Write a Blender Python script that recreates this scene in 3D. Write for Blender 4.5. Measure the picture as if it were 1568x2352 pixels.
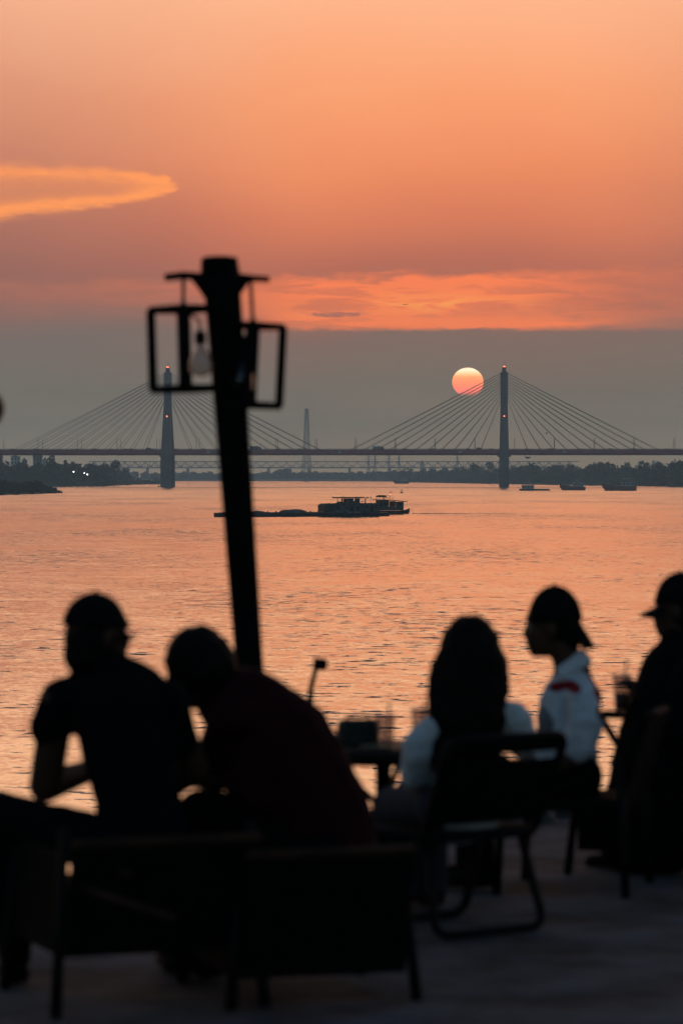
import bpy, bmesh, math, random
import numpy as np
from mathutils import Vector, Matrix, Quaternion, noise as mnoise

for o in list(bpy.data.objects):
    bpy.data.objects.remove(o)
scene = bpy.context.scene
COL = scene.collection
rad = math.radians
PI = math.pi

# ------------------------------------------------------------------ camera
CAM_H = 9.4            # metres above the river
K = 1.2958e-4          # tangent per unit of the measuring grid (1568 wide)
HOR = 1094.0           # horizon row of the measuring grid
FLOOR = CAM_H - 1.65   # terrace level


def P(x, y, Y):
    """a direction in the photograph taken to the known distance Y (metres)"""
    return Vector(((x - 784) * K * Y, Y, CAM_H - (y - HOR) * K * Y))


def on_water(x, y):
    return P(x, y, CAM_H / ((y - HOR) * K))


cam_data = bpy.data.cameras.new('camera')
cam = bpy.data.objects.new('camera', cam_data)
COL.objects.link(cam)
cam.location = (0, 0, CAM_H)
cam.rotation_euler = (PI / 2, 0, 0)
cam_data.sensor_fit = 'HORIZONTAL'
cam_data.sensor_width = 24
cam_data.lens = 24 / (1568 * K)
cam_data.shift_y = -82 / 1568
cam_data.clip_start = 0.3
cam_data.clip_end = 90000
cam_data.dof.use_dof = True
cam_data.dof.focus_distance = 1500
cam_data.dof.aperture_fstop = 4.0
scene.camera = cam

SUN_AZ, SUN_EL = 2.15, 1.61
EXPOSURE = 1.1
GAIN = 2.0 ** -EXPOSURE      # what gives off light is set against the longer exposure


# ------------------------------------------------------------------ node maths helper
def lin(r, g, b):
    f = lambda c: (c / 255 / 12.92) if c / 255 <= 0.04045 else ((c / 255 + 0.055) / 1.055) ** 2.4
    return (f(r), f(g), f(b), 1.0)


class E:
    """a socket with arithmetic"""
    nt = None

    def __init__(s, sock):
        s.s = sock

    @staticmethod
    def op(op, *a, clamp=False):
        n = E.nt.nodes.new('ShaderNodeMath')
        n.operation = op
        n.use_clamp = clamp
        for i, v in enumerate(a):
            if isinstance(v, E):
                E.nt.links.new(v.s, n.inputs[i])
            else:
                n.inputs[i].default_value = v
        return E(n.outputs[0])

    def __add__(s, o): return E.op('ADD', s, o)
    __radd__ = __add__
    def __sub__(s, o): return E.op('SUBTRACT', s, o)
    def __rsub__(s, o): return E.op('SUBTRACT', o, s)
    def __mul__(s, o): return E.op('MULTIPLY', s, o)
    __rmul__ = __mul__
    def __truediv__(s, o): return E.op('DIVIDE', s, o)
    def pow(s, o): return E.op('POWER', s, o)
    def abs(s): return E.op('ABSOLUTE', s)
    def max(s, o): return E.op('MAXIMUM', s, o)
    def min(s, o): return E.op('MINIMUM', s, o)
    def sqrt(s): return E.op('SQRT', s)
    def gauss(s, c, w):
        d = (s - c) / w
        return E.op('EXPONENT', d * d * -1.0)


def smooth(e, a, b):
    n = E.nt.nodes.new('ShaderNodeMapRange')
    n.interpolation_type = 'SMOOTHSTEP'
    E.nt.links.new(e.s, n.inputs[0])
    n.inputs[1].default_value, n.inputs[2].default_value = (a, b) if a < b else (b, a)
    n.inputs[3].default_value, n.inputs[4].default_value = (0, 1) if a < b else (1, 0)
    return E(n.outputs[0])


def combine(x, y, z):
    n = E.nt.nodes.new('ShaderNodeCombineXYZ')
    for i, v in enumerate((x, y, z)):
        if isinstance(v, E):
            E.nt.links.new(v.s, n.inputs[i])
        else:
            n.inputs[i].default_value = v
    return n.outputs[0]


def noise_tex(vec, scale, detail=4, rough=0.55, dist=0.0, dims='3D'):
    n = E.nt.nodes.new('ShaderNodeTexNoise')
    n.noise_dimensions = dims
    E.nt.links.new(vec, n.inputs['Vector'])
    n.inputs['Scale'].default_value = scale
    n.inputs['Detail'].default_value = detail
    n.inputs['Roughness'].default_value = rough
    n.inputs['Distortion'].default_value = dist
    return n


def ramp(e, stops):
    n = E.nt.nodes.new('ShaderNodeValToRGB')
    E.nt.links.new(e.s, n.inputs[0])
    cr = n.color_ramp
    cr.interpolation = 'LINEAR'
    while len(cr.elements) < len(stops):
        cr.elements.new(0.5)
    for el, (p, c) in zip(cr.elements, stops):
        el.position = p
        el.color = c
    return n.outputs[0]


def mix(f, a, b):
    n = E.nt.nodes.new('ShaderNodeMix')
    n.data_type = 'RGBA'
    if isinstance(f, E):
        E.nt.links.new(f.s, n.inputs['Factor'])
    else:
        n.inputs['Factor'].default_value = f
    for nm, v in (('A', a), ('B', b)):
        s = [i for i in n.inputs if i.name == nm and i.type == 'RGBA'][0]
        if isinstance(v, bpy.types.NodeSocket):
            E.nt.links.new(v, s)
        else:
            s.default_value = v
    return [o for o in n.outputs if o.type == 'RGBA'][0]


def scale_col(c, k):
    n = E.nt.nodes.new('ShaderNodeVectorMath')
    n.operation = 'SCALE'
    E.nt.links.new(c, n.inputs[0])
    n.inputs['Scale'].default_value = k
    return n.outputs[0]


TLOW = [(200, 170, 132), (178, 154, 122), (143, 126, 105), (190, 170, 140), (172, 156, 128), (139, 127, 109)]   # low sky as it stands behind the haze
# ------------------------------------------------------------------ sky
world = bpy.data.worlds.new('World')
scene.world = world
world.use_nodes = True
E.nt = wt = world.node_tree
wt.nodes.clear()
sky = wt.nodes.new('ShaderNodeTexSky')
sky.sky_type = 'NISHITA'
sky.sun_disc = False
sky.sun_elevation = rad(SUN_EL)
sky.sun_rotation = rad(SUN_AZ)
sky.air_density, sky.dust_density, sky.ozone_density = 1.0, 3.0, 2.0
tc = wt.nodes.new('ShaderNodeTexCoord')
sep = wt.nodes.new('ShaderNodeSeparateXYZ')
wt.links.new(tc.outputs['Generated'], sep.inputs[0])
dx, dy, dz = (E(o) for o in sep.outputs)
EL = E.op('ARCSINE', dz) * (180 / PI)
AZ = E.op('ARCTAN2', dx, dy) * (180 / PI)
ELp = EL.max(0.0)
warp = noise_tex(combine(AZ * 0.25, EL * 0.5, 0.0), 1.0, 1, dims='2D')
wv = E(warp.outputs[0]) - 0.5
q = ((ELp + wv * 0.7).max(0.0) / 60.0).sqrt()
def stops(rows):
    return [(math.sqrt(e / 60.0), lin(*c)) for e, c in rows]
# colours of the hazy sunset by height, towards the sun and away to the left of it
towards = ramp(q, stops([(0.0, TLOW[0]), (0.7, TLOW[1]), (1.5, TLOW[2]), (2.3, (149, 115, 99)),
                         (2.9, (184, 110, 88)), (3.6, (211, 117, 87)), (4.3, (240, 133, 91)), (5.2, (260, 152, 99)), (6.4, (269, 170, 115)), (8.2, (270, 192, 145)), (11, (312, 240, 184)),
                         (16, (284, 226, 184)), (24, (196, 178, 170)), (36, (124, 130, 140)), (60, (84, 98, 118))]))
aside = ramp(q, stops([(0.0, TLOW[3]), (0.7, TLOW[4]), (1.5, TLOW[5]), (2.4, (136, 117, 107)),
                       (3.1, (160, 110, 96)), (3.6, (174, 110, 94)), (4.3, (192, 120, 97)), (5.4, (224, 143, 110)), (6.6, (238, 159, 122)), (8.2, (260, 188, 147)), (11, (312, 240, 186)),
                       (16, (284, 226, 184)), (24, (190, 174, 168)), (36, (120, 128, 140)), (60, (84, 98, 118))]))
offaz = (AZ - 1.8).abs()
glow = mix(smooth(offaz, 1.5, 8.0), towards, aside)

# clouds (at infinity): a lens-shaped cloud catching the light and a low burning band
cn = noise_tex(combine(AZ * 0.9 + 3.1, EL * 2.2, 0.0), 1.6, 4, 0.6, dims='2D')
cne = E(cn.outputs[0]) - 0.5
streak = noise_tex(combine(AZ * 0.55 + 7.7, EL * 4.5, 0.0), 1.5, 4, 0.6, 0.4, dims='2D')
ste = E(streak.outputs[0])
fine = noise_tex(combine(AZ * 2.0 + 1.7, EL * 9.0, 0.0), 1.5, 4, 0.65, 0.3, dims='2D')
fne = E(fine.outputs[0])
t_ = (AZ + 2.74 + cne * 0.3) * -1.0
tpos = t_.max(0.0001)
half = tpos.sqrt() * 0.275 + 0.02
v_ = (EL - 4.95 + tpos * 0.035 + cne * 0.20 + (fne - 0.5) * 0.10) / half
inside = smooth(v_.abs(), 1.20, 0.66) * smooth(t_, -0.05, 0.2) * smooth(t_, 9.0, 6.0)
lit = v_.gauss(-0.72, 0.30) * 0.95 + v_.gauss(0.7, 0.35) * 0.5 + smooth(t_, 1.3, 0.2) * 0.6 + 0.30
lens = inside * lit.min(1.0) * (fne * 0.7 + 0.6)
c1 = mix(lens.min(1.0) * 0.92, glow, lin(288, 172, 92))

ab = AZ + wv * 2.0
win = ab.gauss(1.2, 2.9) * 1.0 + smooth(AZ, -12.0, -2.0) * 0.16
upper = smooth(EL + cne * 0.35 - ab * 0.02, 3.50, 3.28)
lf = smooth(AZ, -0.8, -3.2)
Er = EL + (fne - 0.5) * 0.09 + cne * 0.10
low = smooth(Er, 2.45, 2.60) * (1.0 - lf) + smooth(EL + cne * 0.3, 2.45, 3.25) * lf
body = smooth(ste, 0.34, 0.60) * 0.5 + 0.62
lowglow = EL.gauss(2.58, 0.12) * ab.gauss(2.2, 2.0) * 0.35
band = ((upper * low * win * body + lowglow * low) * smooth(offaz, 30.0, 14.0)).min(1.0)
c2 = mix(band * 0.95, c1, lin(288, 144, 80))
core = (EL + wv * 0.3).gauss(2.86, 0.16) * ab.gauss(1.3, 1.5) * smooth(ste, 0.40, 0.62) * 0.95
c2 = mix(core.min(0.9), c2, lin(290, 178, 84))
# small dark scraps with lit rims low in the band
scr_e = (EL - 2.76 + cne * 0.10) / 0.045
scr_a = (AZ + 0.15) / 0.55
scr_r = scr_e * scr_e + scr_a * scr_a + (fne - 0.5) * 3.2
c2 = mix(smooth(scr_r, 1.3, 0.8) * 0.75, c2, lin(255, 140, 96))
c2 = mix(smooth(scr_r, 0.85, 0.45) * 0.6, c2, lin(146, 100, 92))
dk = (EL.gauss(2.78, 0.10) * AZ.gauss(2.8, 0.8) + EL.gauss(2.95, 0.08) * AZ.gauss(3.7, 0.6) * 0.8) * smooth(ste, 0.4, 0.6)
c2 = mix(dk * 0.55, c2, lin(196, 112, 92))

# the lit haze belongs to the side of the setting sun; elsewhere the plain dusk sky
front = smooth(ELp, 60.0, 26.0) * smooth(offaz, 80.0, 20.0)


def background(col, strength):
    n = wt.nodes.new('ShaderNodeBackground')
    wt.links.new(col, n.inputs[0])
    n.inputs[1].default_value = strength
    return n


def mix_shader(f, a, b):
    n = wt.nodes.new('ShaderNodeMixShader')
    wt.links.new(f.s, n.inputs[0])
    wt.links.new(a.outputs[0], n.inputs[1])
    wt.links.new(b.outputs[0], n.inputs[2])
    return n


# clouds only stand low over the horizon: skip their noise elsewhere
cloud_zone = smooth(EL, 6.6, 6.2) * smooth(offaz, 34.0, 30.0)
sunset = mix_shader(cloud_zone, background(glow, GAIN), background(c2, GAIN))
full = mix_shader(front, background(sky.outputs[0], 0.15), sunset)
wo = wt.nodes.new('ShaderNodeOutputWorld')
wt.links.new(full.outputs[0], wo.inputs[0])
world.cycles.sampling_method = 'MANUAL'
world.cycles.sample_map_resolution = 512

# ------------------------------------------------------------------ sun lamp: faint, its light spread by the haze
sl = bpy.data.lights.new('sun_light', 'SUN')
sl.energy = 0.003
sl.angle = rad(10)
sl.color = (1.0, 0.42, 0.2)
so = bpy.data.objects.new('sun_light', sl)
COL.objects.link(so)
sdir = Vector((math.sin(rad(SUN_AZ)) * math.cos(rad(SUN_EL)), math.cos(rad(SUN_AZ)) * math.cos(rad(SUN_EL)), math.sin(rad(SUN_EL))))
so.rotation_euler = sdir.to_track_quat('Z', 'Y').to_euler()
so.location = (0, 0, 60)

scene.view_settings.view_transform = 'Standard'
scene.view_settings.look = 'None'
scene.view_settings.exposure = EXPOSURE
scene.view_settings.gamma = 1.0
scene.view_settings.use_curve_mapping = False
scene.render.engine = 'CYCLES'
cy = scene.cycles
cy.max_bounces = 5
cy.volume_bounces = 2
cy.use_light_tree = False
cy.transmission_bounces = 6
cy.transparent_max_bounces = 8
cy.caustics_reflective = False
cy.caustics_refractive = False
cy.use_denoising = True
cy.use_adaptive_sampling = False
cy.sample_clamp_indirect = 4.0

# ------------------------------------------------------------------ materials
MATS = {}


def mat(name, col, rough=0.7, var=0.25, scale=4.0, bump=0.0, metal=0.0, spec=0.5, emit=None, trans=0.0, build=None):
    if name in MATS:
        return MATS[name]
    m = bpy.data.materials.new(name)
    m.use_nodes = True
    E.nt = nt = m.node_tree
    b = nt.nodes['Principled BSDF']
    b.inputs['Roughness'].default_value = rough
    b.inputs['Metallic'].default_value = metal
    b.inputs['Specular IOR Level'].default_value = spec
    if trans:
        b.inputs['Transmission Weight'].default_value = trans
    c = (*col, 1.0)
    tcn = nt.nodes.new('ShaderNodeTexCoord')
    n = noise_tex(tcn.outputs['Object'], scale, 5, 0.6)
    f = smooth(E(n.outputs[0]), 0.3, 0.7)
    dark = (*[v * (1 - var) for v in col], 1.0)
    lightc = (*[min(1, v * (1 + var)) for v in col], 1.0)
    out = mix(f, dark, lightc)
    if build:
        out = build(nt, b, tcn, out) or out
    nt.links.new(out, b.inputs['Base Color'])
    if bump:
        bn = nt.nodes.new('ShaderNodeBump')
        bn.inputs['Distance'].default_value = bump
        nt.links.new(n.outputs[0], bn.inputs['Height'])
        nt.links.new(bn.outputs[0], b.inputs['Normal'])
    if emit:
        b.inputs['Emission Color'].default_value = (*emit[:3], 1)
        b.inputs['Emission Strength'].default_value = emit[3]
    MATS[name] = m
    return m


def river_build():
    m = bpy.data.materials.new('river_water')
    m.use_nodes = True
    E.nt = nt = m.node_tree
    b = nt.nodes['Principled BSDF']
    b.inputs['Base Color'].default_value = (0.075, 0.055, 0.042, 1)   # silty water
    b.inputs['IOR'].default_value = 1.36
    b.inputs['Roughness'].default_value = 0.07
    g = nt.nodes.new('ShaderNodeNewGeometry')
    s3 = nt.nodes.new('ShaderNodeSeparateXYZ')
    nt.links.new(g.outputs['Position'], s3.inputs[0])
    X, Y = E(s3.outputs[0]), E(s3.outputs[1])
    drift = noise_tex(combine(X * 0.02, Y * 0.007, 0.0), 1.0, 3, 0.55)
    patch = smooth(E(drift.outputs[0]), 0.34, 0.66)              # rougher and calmer reaches
    broad = noise_tex(combine(X * 0.0016, Y * 0.0006, 4.0), 1.0, 2, 0.5)
    calm = smooth(E(broad.outputs[0]), 0.35, 0.60)
    n1 = noise_tex(combine(X * 0.16, Y * 0.22, 0.0), 1.0, 3, 0.55)      # long swell
    n2 = noise_tex(combine(X * 0.85, Y * 0.75, 5.0), 1.0, 4, 0.6, 0.6)  # ripples
    n3 = noise_tex(combine(X * 3.3, Y * 3.0, 9.0), 1.0, 3, 0.6)         # fine chop
    def chan(n):
        sp = nt.nodes.new('ShaderNodeSeparateColor')
        nt.links.new(n.outputs['Color'], sp.inputs[0])
        return E(sp.outputs[0]) - 0.5, E(sp.outputs[1]) - 0.5, E(sp.outputs[2]) - 0.5
    a1, a2, a3 = chan(n1), chan(n2), chan(n3)
    near = smooth(Y, 420.0, 120.0)
    amp = patch * 0.75 + 0.35
    sx = a1[0] * 0.05 + a2[0] * 0.20 * amp + a3[0] * 0.16
    # seen this flat, the faces leaning towards the viewer hide those leaning away: a one-sided spread of slopes
    sy = (a1[1] * 0.05 + a2[1] * 0.13 * amp + a3[1] * 0.13) - 0.042 - smooth(Y, 350.0, 1800.0) * 0.022
    # wavelet faces turned to the viewer's shore: steep, sparse, more of them in the rough reaches
    n4 = noise_tex(combine(X * 0.75, Y * 1.0, 23.0), 1.0, 3, 0.62, 0.3)
    a4 = chan(n4)
    spike = smooth(a4[2] + a1[2] * 0.30 + patch * 0.11 - 0.055 + calm * 0.03, 0.092, 0.165)
    sy = sy - spike * (a3[2] * 0.5 + 0.42)
    nrm = combine(sx * -1.0, sy, 1.0)
    vm = nt.nodes.new('ShaderNodeVectorMath')
    vm.operation = 'NORMALIZE'
    nt.links.new(nrm, vm.inputs[0])
    nt.links.new(vm.outputs[0], b.inputs['Normal'])
    gl_ = nt.nodes.new('ShaderNodeBsdfGlossy')  # extra sheen added over plain water to brighten the river
    gl_.inputs['Roughness'].default_value = 0.07
    gl_.inputs['Color'].default_value = (0.98, 0.90, 0.80, 1)
    nt.links.new(vm.outputs[0], gl_.inputs['Normal'])
    mx_ = nt.nodes.new('ShaderNodeMixShader')
    nt.links.new((spike * -0.42 + 0.47).s, mx_.inputs[0])
    nt.links.new(b.outputs[0], mx_.inputs[1])
    nt.links.new(gl_.outputs[0], mx_.inputs[2])
    nt.links.new(mx_.outputs[0], nt.nodes['Material Output'].inputs[0])
    return m


# ------------------------------------------------------------------ mesh helpers
def mesh_from(verts, faces, name='mesh'):
    me = bpy.data.meshes.new(name)
    me.from_pydata([tuple(v) for v in verts], [], faces)
    me.update()
    return me


def link(name, me, m, parent=None, smooth_=False):
    o = bpy.data.objects.new(name, me)
    COL.objects.link(o)
    if me is not None and m is not None and len(me.materials) == 0:
        me.materials.append(m)
    if me is not None and smooth_:
        me.polygons.foreach_set('use_smooth', [True] * len(me.polygons))
    if parent is not None:
        o.parent = parent
        if parent.get('_world'):
            o.matrix_parent_inverse = parent.matrix_basis.inverted()
    return o


def tag(o, label=None, cat=None, group=None, kind=None):
    if label: o['label'] = label
    if cat: o['category'] = cat
    if group: o['group'] = group
    if kind: o['kind'] = kind
    return o


def thing(name, label, cat, loc=(0, 0, 0), rz=0.0, group=None, world=False):
    """an Empty at a thing's base; world=True: its parts are given in world coordinates"""
    o = bpy.data.objects.new(name, None)
    COL.objects.link(o)
    o.location = loc
    o.rotation_euler = (0, 0, rz)
    o.empty_display_size = 0.1
    if world:
        o['_world'] = 1
    return tag(o, label, cat, group)


class MB:
    """collects shapes into one mesh"""

    def __init__(s):
        s.v, s.f = [], []

    def add(s, verts, faces):
        n = len(s.v)
        s.v += [Vector(v) for v in verts]
        s.f += [tuple(i + n for i in f) for f in faces]
        return s

    def box(s, a, b):
        (x0, y0, z0), (x1, y1, z1) = a, b
        return s.add([(x0, y0, z0), (x1, y0, z0), (x1, y1, z0), (x0, y1, z0), (x0, y0, z1), (x1, y0, z1), (x1, y1, z1), (x0, y1, z1)],
                     [(0, 3, 2, 1), (4, 5, 6, 7), (0, 1, 5, 4), (1, 2, 6, 5), (2, 3, 7, 6), (3, 0, 4, 7)])

    def cbox(s, c, size, rot=None):
        c, h = Vector(c), Vector(size) / 2
        vs = [Vector((x * h.x, y * h.y, z * h.z)) for z in (-1, 1) for x, y in ((-1, -1), (1, -1), (1, 1), (-1, 1))]
        if rot is not None:
            vs = [rot @ v for v in vs]
        return s.add([c + v for v in vs], [(0, 3, 2, 1), (4, 5, 6, 7), (0, 1, 5, 4), (1, 2, 6, 5), (2, 3, 7, 6), (3, 0, 4, 7)])

    def loft(s, rings, cap=True):
        n = len(rings[0])
        vs = [v for r in rings for v in r]
        fs = []
        for i in range(len(rings) - 1):
            for j in range(n):
                k = (j + 1) % n
                fs.append((i * n + j, i * n + k, (i + 1) * n + k, (i + 1) * n + j))
        if cap:
            fs.append(tuple(range(n - 1, -1, -1)))
            fs.append(tuple((len(rings) - 1) * n + j for j in range(n)))
        return s.add(vs, fs)

    def tube(s, pts, r, n=8, r1=None):
        pts = [Vector(p) for p in pts]
        rings = []
        up = None
        for i, p in enumerate(pts):
            d = (pts[min(i + 1, len(pts) - 1)] - pts[max(i - 1, 0)]).normalized()
            if up is None:
                up = Vector((0, 0, 1)) if abs(d.z) < 0.9 else Vector((1, 0, 0))
            a = d.cross(up).normalized()
            bb = a.cross(d).normalized()
            up = bb
            rr = r if r1 is None else r + (r1 - r) * i / max(1, len(pts) - 1)
            rings.append([p + (a * math.cos(t) + bb * math.sin(t)) * rr for t in (2 * PI * j / n for j in range(n))])
        return s.loft(rings)

    def lathe(s, profile, c=(0, 0, 0), n=16, sx=1.0, sy=1.0):
        c = Vector(c)
        return s.loft([[c + Vector((r * sx * math.cos(2 * PI * j / n), r * sy * math.sin(2 * PI * j / n), z)) for j in range(n)] for r, z in profile])

    def ico(s, c, r, sub=2, rot=None, rough=0.0, seed=0):
        bm = bmesh.new()
        bmesh.ops.create_icosphere(bm, subdivisions=sub, radius=1.0)
        r = Vector((r, r, r)) if not hasattr(r, '__len__') else Vector(r)
        vs = []
        for v in bm.verts:
            p = v.co.copy()
            if rough:
                p *= 1 + rough * mnoise.noise(p * 1.7 + Vector((seed, seed * 2.3, 0)))
            p = Vector((p.x * r.x, p.y * r.y, p.z * r.z))
            if rot is not None:
                p = rot @ p
            vs.append(Vector(c) + p)
        fs = [tuple(v.index for v in f.verts) for f in bm.faces]
        bm.free()
        return s.add(vs, fs)

    def mesh(s, name='mesh'):
        return mesh_from(s.v, s.f, name)

    def build(s, name, m, parent=None, smooth_=False):
        return link(name, s.mesh(name), m, parent, smooth_)


def fillet(pts, r, n=5):
    """round the corners of a polyline"""
    pts = [Vector(p) for p in pts]
    out = [pts[0]]
    for a, b, c in zip(pts, pts[1:], pts[2:]):
        d0, d1 = (a - b), (c - b)
        rr = min(r, d0.length * 0.45, d1.length * 0.45)
        p0, p1 = b + d0.normalized() * rr, b + d1.normalized() * rr
        for i in range(n + 1):
            t = i / n
            out.append(p0 * (1 - t) ** 2 + b * 2 * t * (1 - t) + p1 * t * t)
    out.append(pts[-1])
    return out


TMP = bpy.data.scenes.new('workbench')


def blob(prims, voxel=0.012, smooth_n=4, disp=0.0, seed=0.0, dscale=9.0):
    """one continuous surface grown over tapered limbs and ellipsoids"""
    mb = MB()
    for p in prims:
        if p[0] == 'cap':
            _, a, b, ra, rb = p
            a, b = Vector(a), Vector(b)
            d = b - a
            n = max(2, int(d.length / (max(ra, rb) * 0.5)) + 1)
            ring, N = [], 14
            dn = d.normalized() if d.length > 1e-6 else Vector((0, 0, 1))
            up = Vector((0, 0, 1)) if abs(dn.z) < 0.9 else Vector((1, 0, 0))
            u = dn.cross(up).normalized()
            w = u.cross(dn)
            prof = [(-math.cos(t), math.sin(t)) for t in (0.12, 0.5, 0.9, 1.3)]
            for cx, sx in prof:
                ring.append((a + dn * cx * ra, ra * sx))
            for i in range(n + 1):
                t = i / n
                ring.append((a + d * t, ra + (rb - ra) * t))
            for cx, sx in reversed(prof):
                ring.append((b - dn * cx * rb, rb * sx))
            mb.loft([[c + (u * math.cos(2 * PI * j / N) + w * math.sin(2 * PI * j / N)) * r for j in range(N)] for c, r in ring])
        else:
            _, c, r, rot = p
            mb.ico(c, r, 3, rot)
    me = mb.mesh('tmp')
    o = bpy.data.objects.new('tmp', me)
    TMP.collection.objects.link(o)
    rm = o.modifiers.new('r', 'REMESH')
    rm.mode = 'VOXEL'
    rm.voxel_size = voxel
    rm.adaptivity = 0
    sm = o.modifiers.new('s', 'SMOOTH')
    sm.factor = 0.5
    sm.iterations = smooth_n
    TMP.view_layers[0].update()
    dg = TMP.view_layers[0].depsgraph
    res = bpy.data.meshes.new_from_object(o.evaluated_get(dg))
    bpy.data.objects.remove(o)
    bpy.data.meshes.remove(me)
    if disp:
        n = len(res.vertices)
        co, no = np.empty(n * 3), np.empty(n * 3)
        res.vertices.foreach_get('co', co)
        res.vertex_normals.foreach_get('vector', no)
        co, no = co.reshape(-1, 3), no.reshape(-1, 3)
        f = np.empty(n)
        for i in range(n):
            q = Vector(co[i]) * dscale + Vector((seed, seed, 0))
            f[i] = mnoise.noise(Vector((q.x, q.y, q.z * 0.55))) + 0.5 * mnoise.noise(q * 2.1)
        co = co + no * (f * disp)[:, None]
        res.vertices.foreach_set('co', co.reshape(-1))
        res.update()
    res.polygons.foreach_set('use_smooth', [True] * len(res.polygons))
    return res


def basis(f, up=(0, 0, 1)):
    f = Vector(f).normalized()
    r = f.cross(Vector(up)).normalized()
    u = r.cross(f)
    return Matrix((r, f, u)).transposed()      # columns right, forward, up


def catenary(a, b, sag, n):
    a, b = Vector(a), Vector(b)
    return [a.lerp(b, i / n) - Vector((0, 0, sag * 4 * (i / n) * (1 - i / n))) for i in range(n + 1)]


# ================================================================== THE SETTING
WATER = river_build()
river = MB().add([(-2900, 18, 0), (2900, 18, 0), (2900, 8900, 0), (-2900, 8900, 0)], [(0, 1, 2, 3)]).build('river', WATER)
tag(river, 'wide calm river reflecting the orange sunset sky', kind='structure')
tag(MB().box((-2899, -58, -1.8), (2899, 8899, -1.5)).build('riverbed', mat('riverbed_mud', (0.10, 0.08, 0.06))), 'muddy river bed', kind='structure')

GRASS = mat('bank_grass', (0.045, 0.07, 0.03), 0.9, 0.4, 0.05)
SOIL = mat('bank_soil', (0.09, 0.075, 0.055), 0.95, 0.3, 0.5)


def bank(name, shore, back, label, h=4.0, m=GRASS):
    """land: shoreline (near to far points) rising inland to a back line"""
    mb = MB()
    rows = []
    n = len(shore)
    for i in range(n):
        s, b = Vector(shore[i]), Vector(back[i])
        d = (b - s)
        L = d.length
        row = []
        for t, z in ((0, -0.6), (6 / L, 0.8), (25 / L, h * 0.6), (60 / L, h), (1, h + 1)):
            q = s + d * min(1, t)
            wob = mnoise.noise(Vector((q.x * 0.02, q.y * 0.02, 0))) * 1.2 if z > 1 else 0
            row.append(Vector((q.x, q.y, z + wob)))
        rows.append(row)
    vs = [v for r in rows for v in r]
    fs = [(i * 5 + j, (i + 1) * 5 + j, (i + 1) * 5 + j + 1, i * 5 + j + 1) for i in range(n - 1) for j in range(4)]
    mb.add(vs, fs)
    o = mb.build(name, m, None, True)
    return tag(o, label, kind='structure')


def refine(pts, n):
    out = []
    for a, b in zip(pts, pts[1:]):
        for i in range(n):
            out.append(a.lerp(b, i / n))
    out.append(pts[-1])
    return out


R_SHORE = refine([on_water(x, y) for x, y in ((1900, 1124), (1700, 1121), (1568, 1118.6), (1480, 1117), (1350, 1115), (1200, 1113), (1100, 1111), (1000, 1109), (905, 1107.6))], 4)
bank('right_bank', R_SHORE, [Vector((1500 + (p.y - 2600) * 0.3, p.y + 250, 0)) for p in R_SHORE], 'low wooded right bank of the river', 4.0)
L_SHORE = refine([on_water(x, y) for x, y in ((-500, 1120), (-200, 1119), (0, 1118.6), (123, 1118), (243, 1117), (307, 1113), (372, 1112.2))], 4)
bank('left_bank', L_SHORE, [Vector((-1500 + (p.y - 3000) * 0.2, p.y + 420, 0)) for p in L_SHORE], 'wooded left bank of the river', 5.0)
F_SHORE = refine([on_water(x, y) for x, y in ((200, 1104.6), (400, 1104.8), (600, 1104.8), (800, 1105.4), (905, 1106), (1000, 1106.4), (1500, 1106.4))], 3)
bank('far_bank', F_SHORE, [Vector((p.x * 1.32, 8850, 0)) for p in F_SHORE], 'distant hazy bank across the river bend', 4.0)
I_SHORE = refine([on_water(x, y) for x, y in ((-260, 1142), (-60, 1139), (0, 1137), (60, 1135.5), (110, 1133.6), (132, 1132))], 4)
bank('river_spit', I_SHORE, [Vector((p.x - 60 - 0.5 * (40 + p.x + 140), p.y + 75, 0)) for p in I_SHORE], 'low spit of land below the near scrub', 1.6)

# ------------------------------------------------------------------ foliage
FOL = [mat('foliage_dark', (0.035, 0.055, 0.024), 0.8, 0.45, 0.35), mat('foliage_mid', (0.05, 0.075, 0.03), 0.8, 0.45, 0.35)]
BARK = mat('bark', (0.06, 0.045, 0.035), 0.9, 0.3, 2.0, 0.02)


def leaf_quads(rng, centre, radii, n, size, lobes=7):
    """n leaf clumps spread over several lobes of a crown: arrays of 4 corners each"""
    c = np.array(centre, float)
    R = np.array(radii, float)
    lc = rng.normal(size=(lobes, 3))
    lc /= np.linalg.norm(lc, axis=1)[:, None]
    lc *= rng.uniform(0.35, 0.72, (lobes, 1))
    lr = rng.uniform(0.30, 0.52, lobes)
    which = rng.integers(0, lobes, n)
    d = rng.normal(size=(n, 3))
    d /= np.linalg.norm(d, axis=1)[:, None]
    rr = lr[which] * rng.uniform(0.55, 1.08, n) ** 0.6
    pos = (lc[which] + d * rr[:, None]) * R + c
    a = rng.normal(size=(n, 3))
    a /= np.linalg.norm(a, axis=1)[:, None]
    b = np.cross(a, rng.normal(size=(n, 3)))
    b /= np.linalg.norm(b, axis=1)[:, None]
    s = size * rng.uniform(0.5, 1.3, n)[:, None]
    return np.stack([pos - a * s - b * s * 0.6, pos + a * s - b * s * 0.6, pos + a * s + b * s * 0.6, pos - a * s + b * s * 0.6], 1)


def quads_mesh(arrs, name):
    q = np.concatenate(arrs, 0)
    n = len(q)
    me = bpy.data.meshes.new(name)
    me.vertices.add(n * 4)
    me.vertices.foreach_set('co', q.reshape(-1).astype(np.float32))
    me.loops.add(n * 4)
    me.loops.foreach_set('vertex_index', np.arange(n * 4, dtype=np.int32))
    me.polygons.add(n)
    me.polygons.foreach_set('loop_start', np.arange(0, n * 4, 4, dtype=np.int32))
    me.polygons.foreach_set('loop_total', np.full(n, 4, dtype=np.int32))
    me.update(calc_edges=True)
    return me


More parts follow.
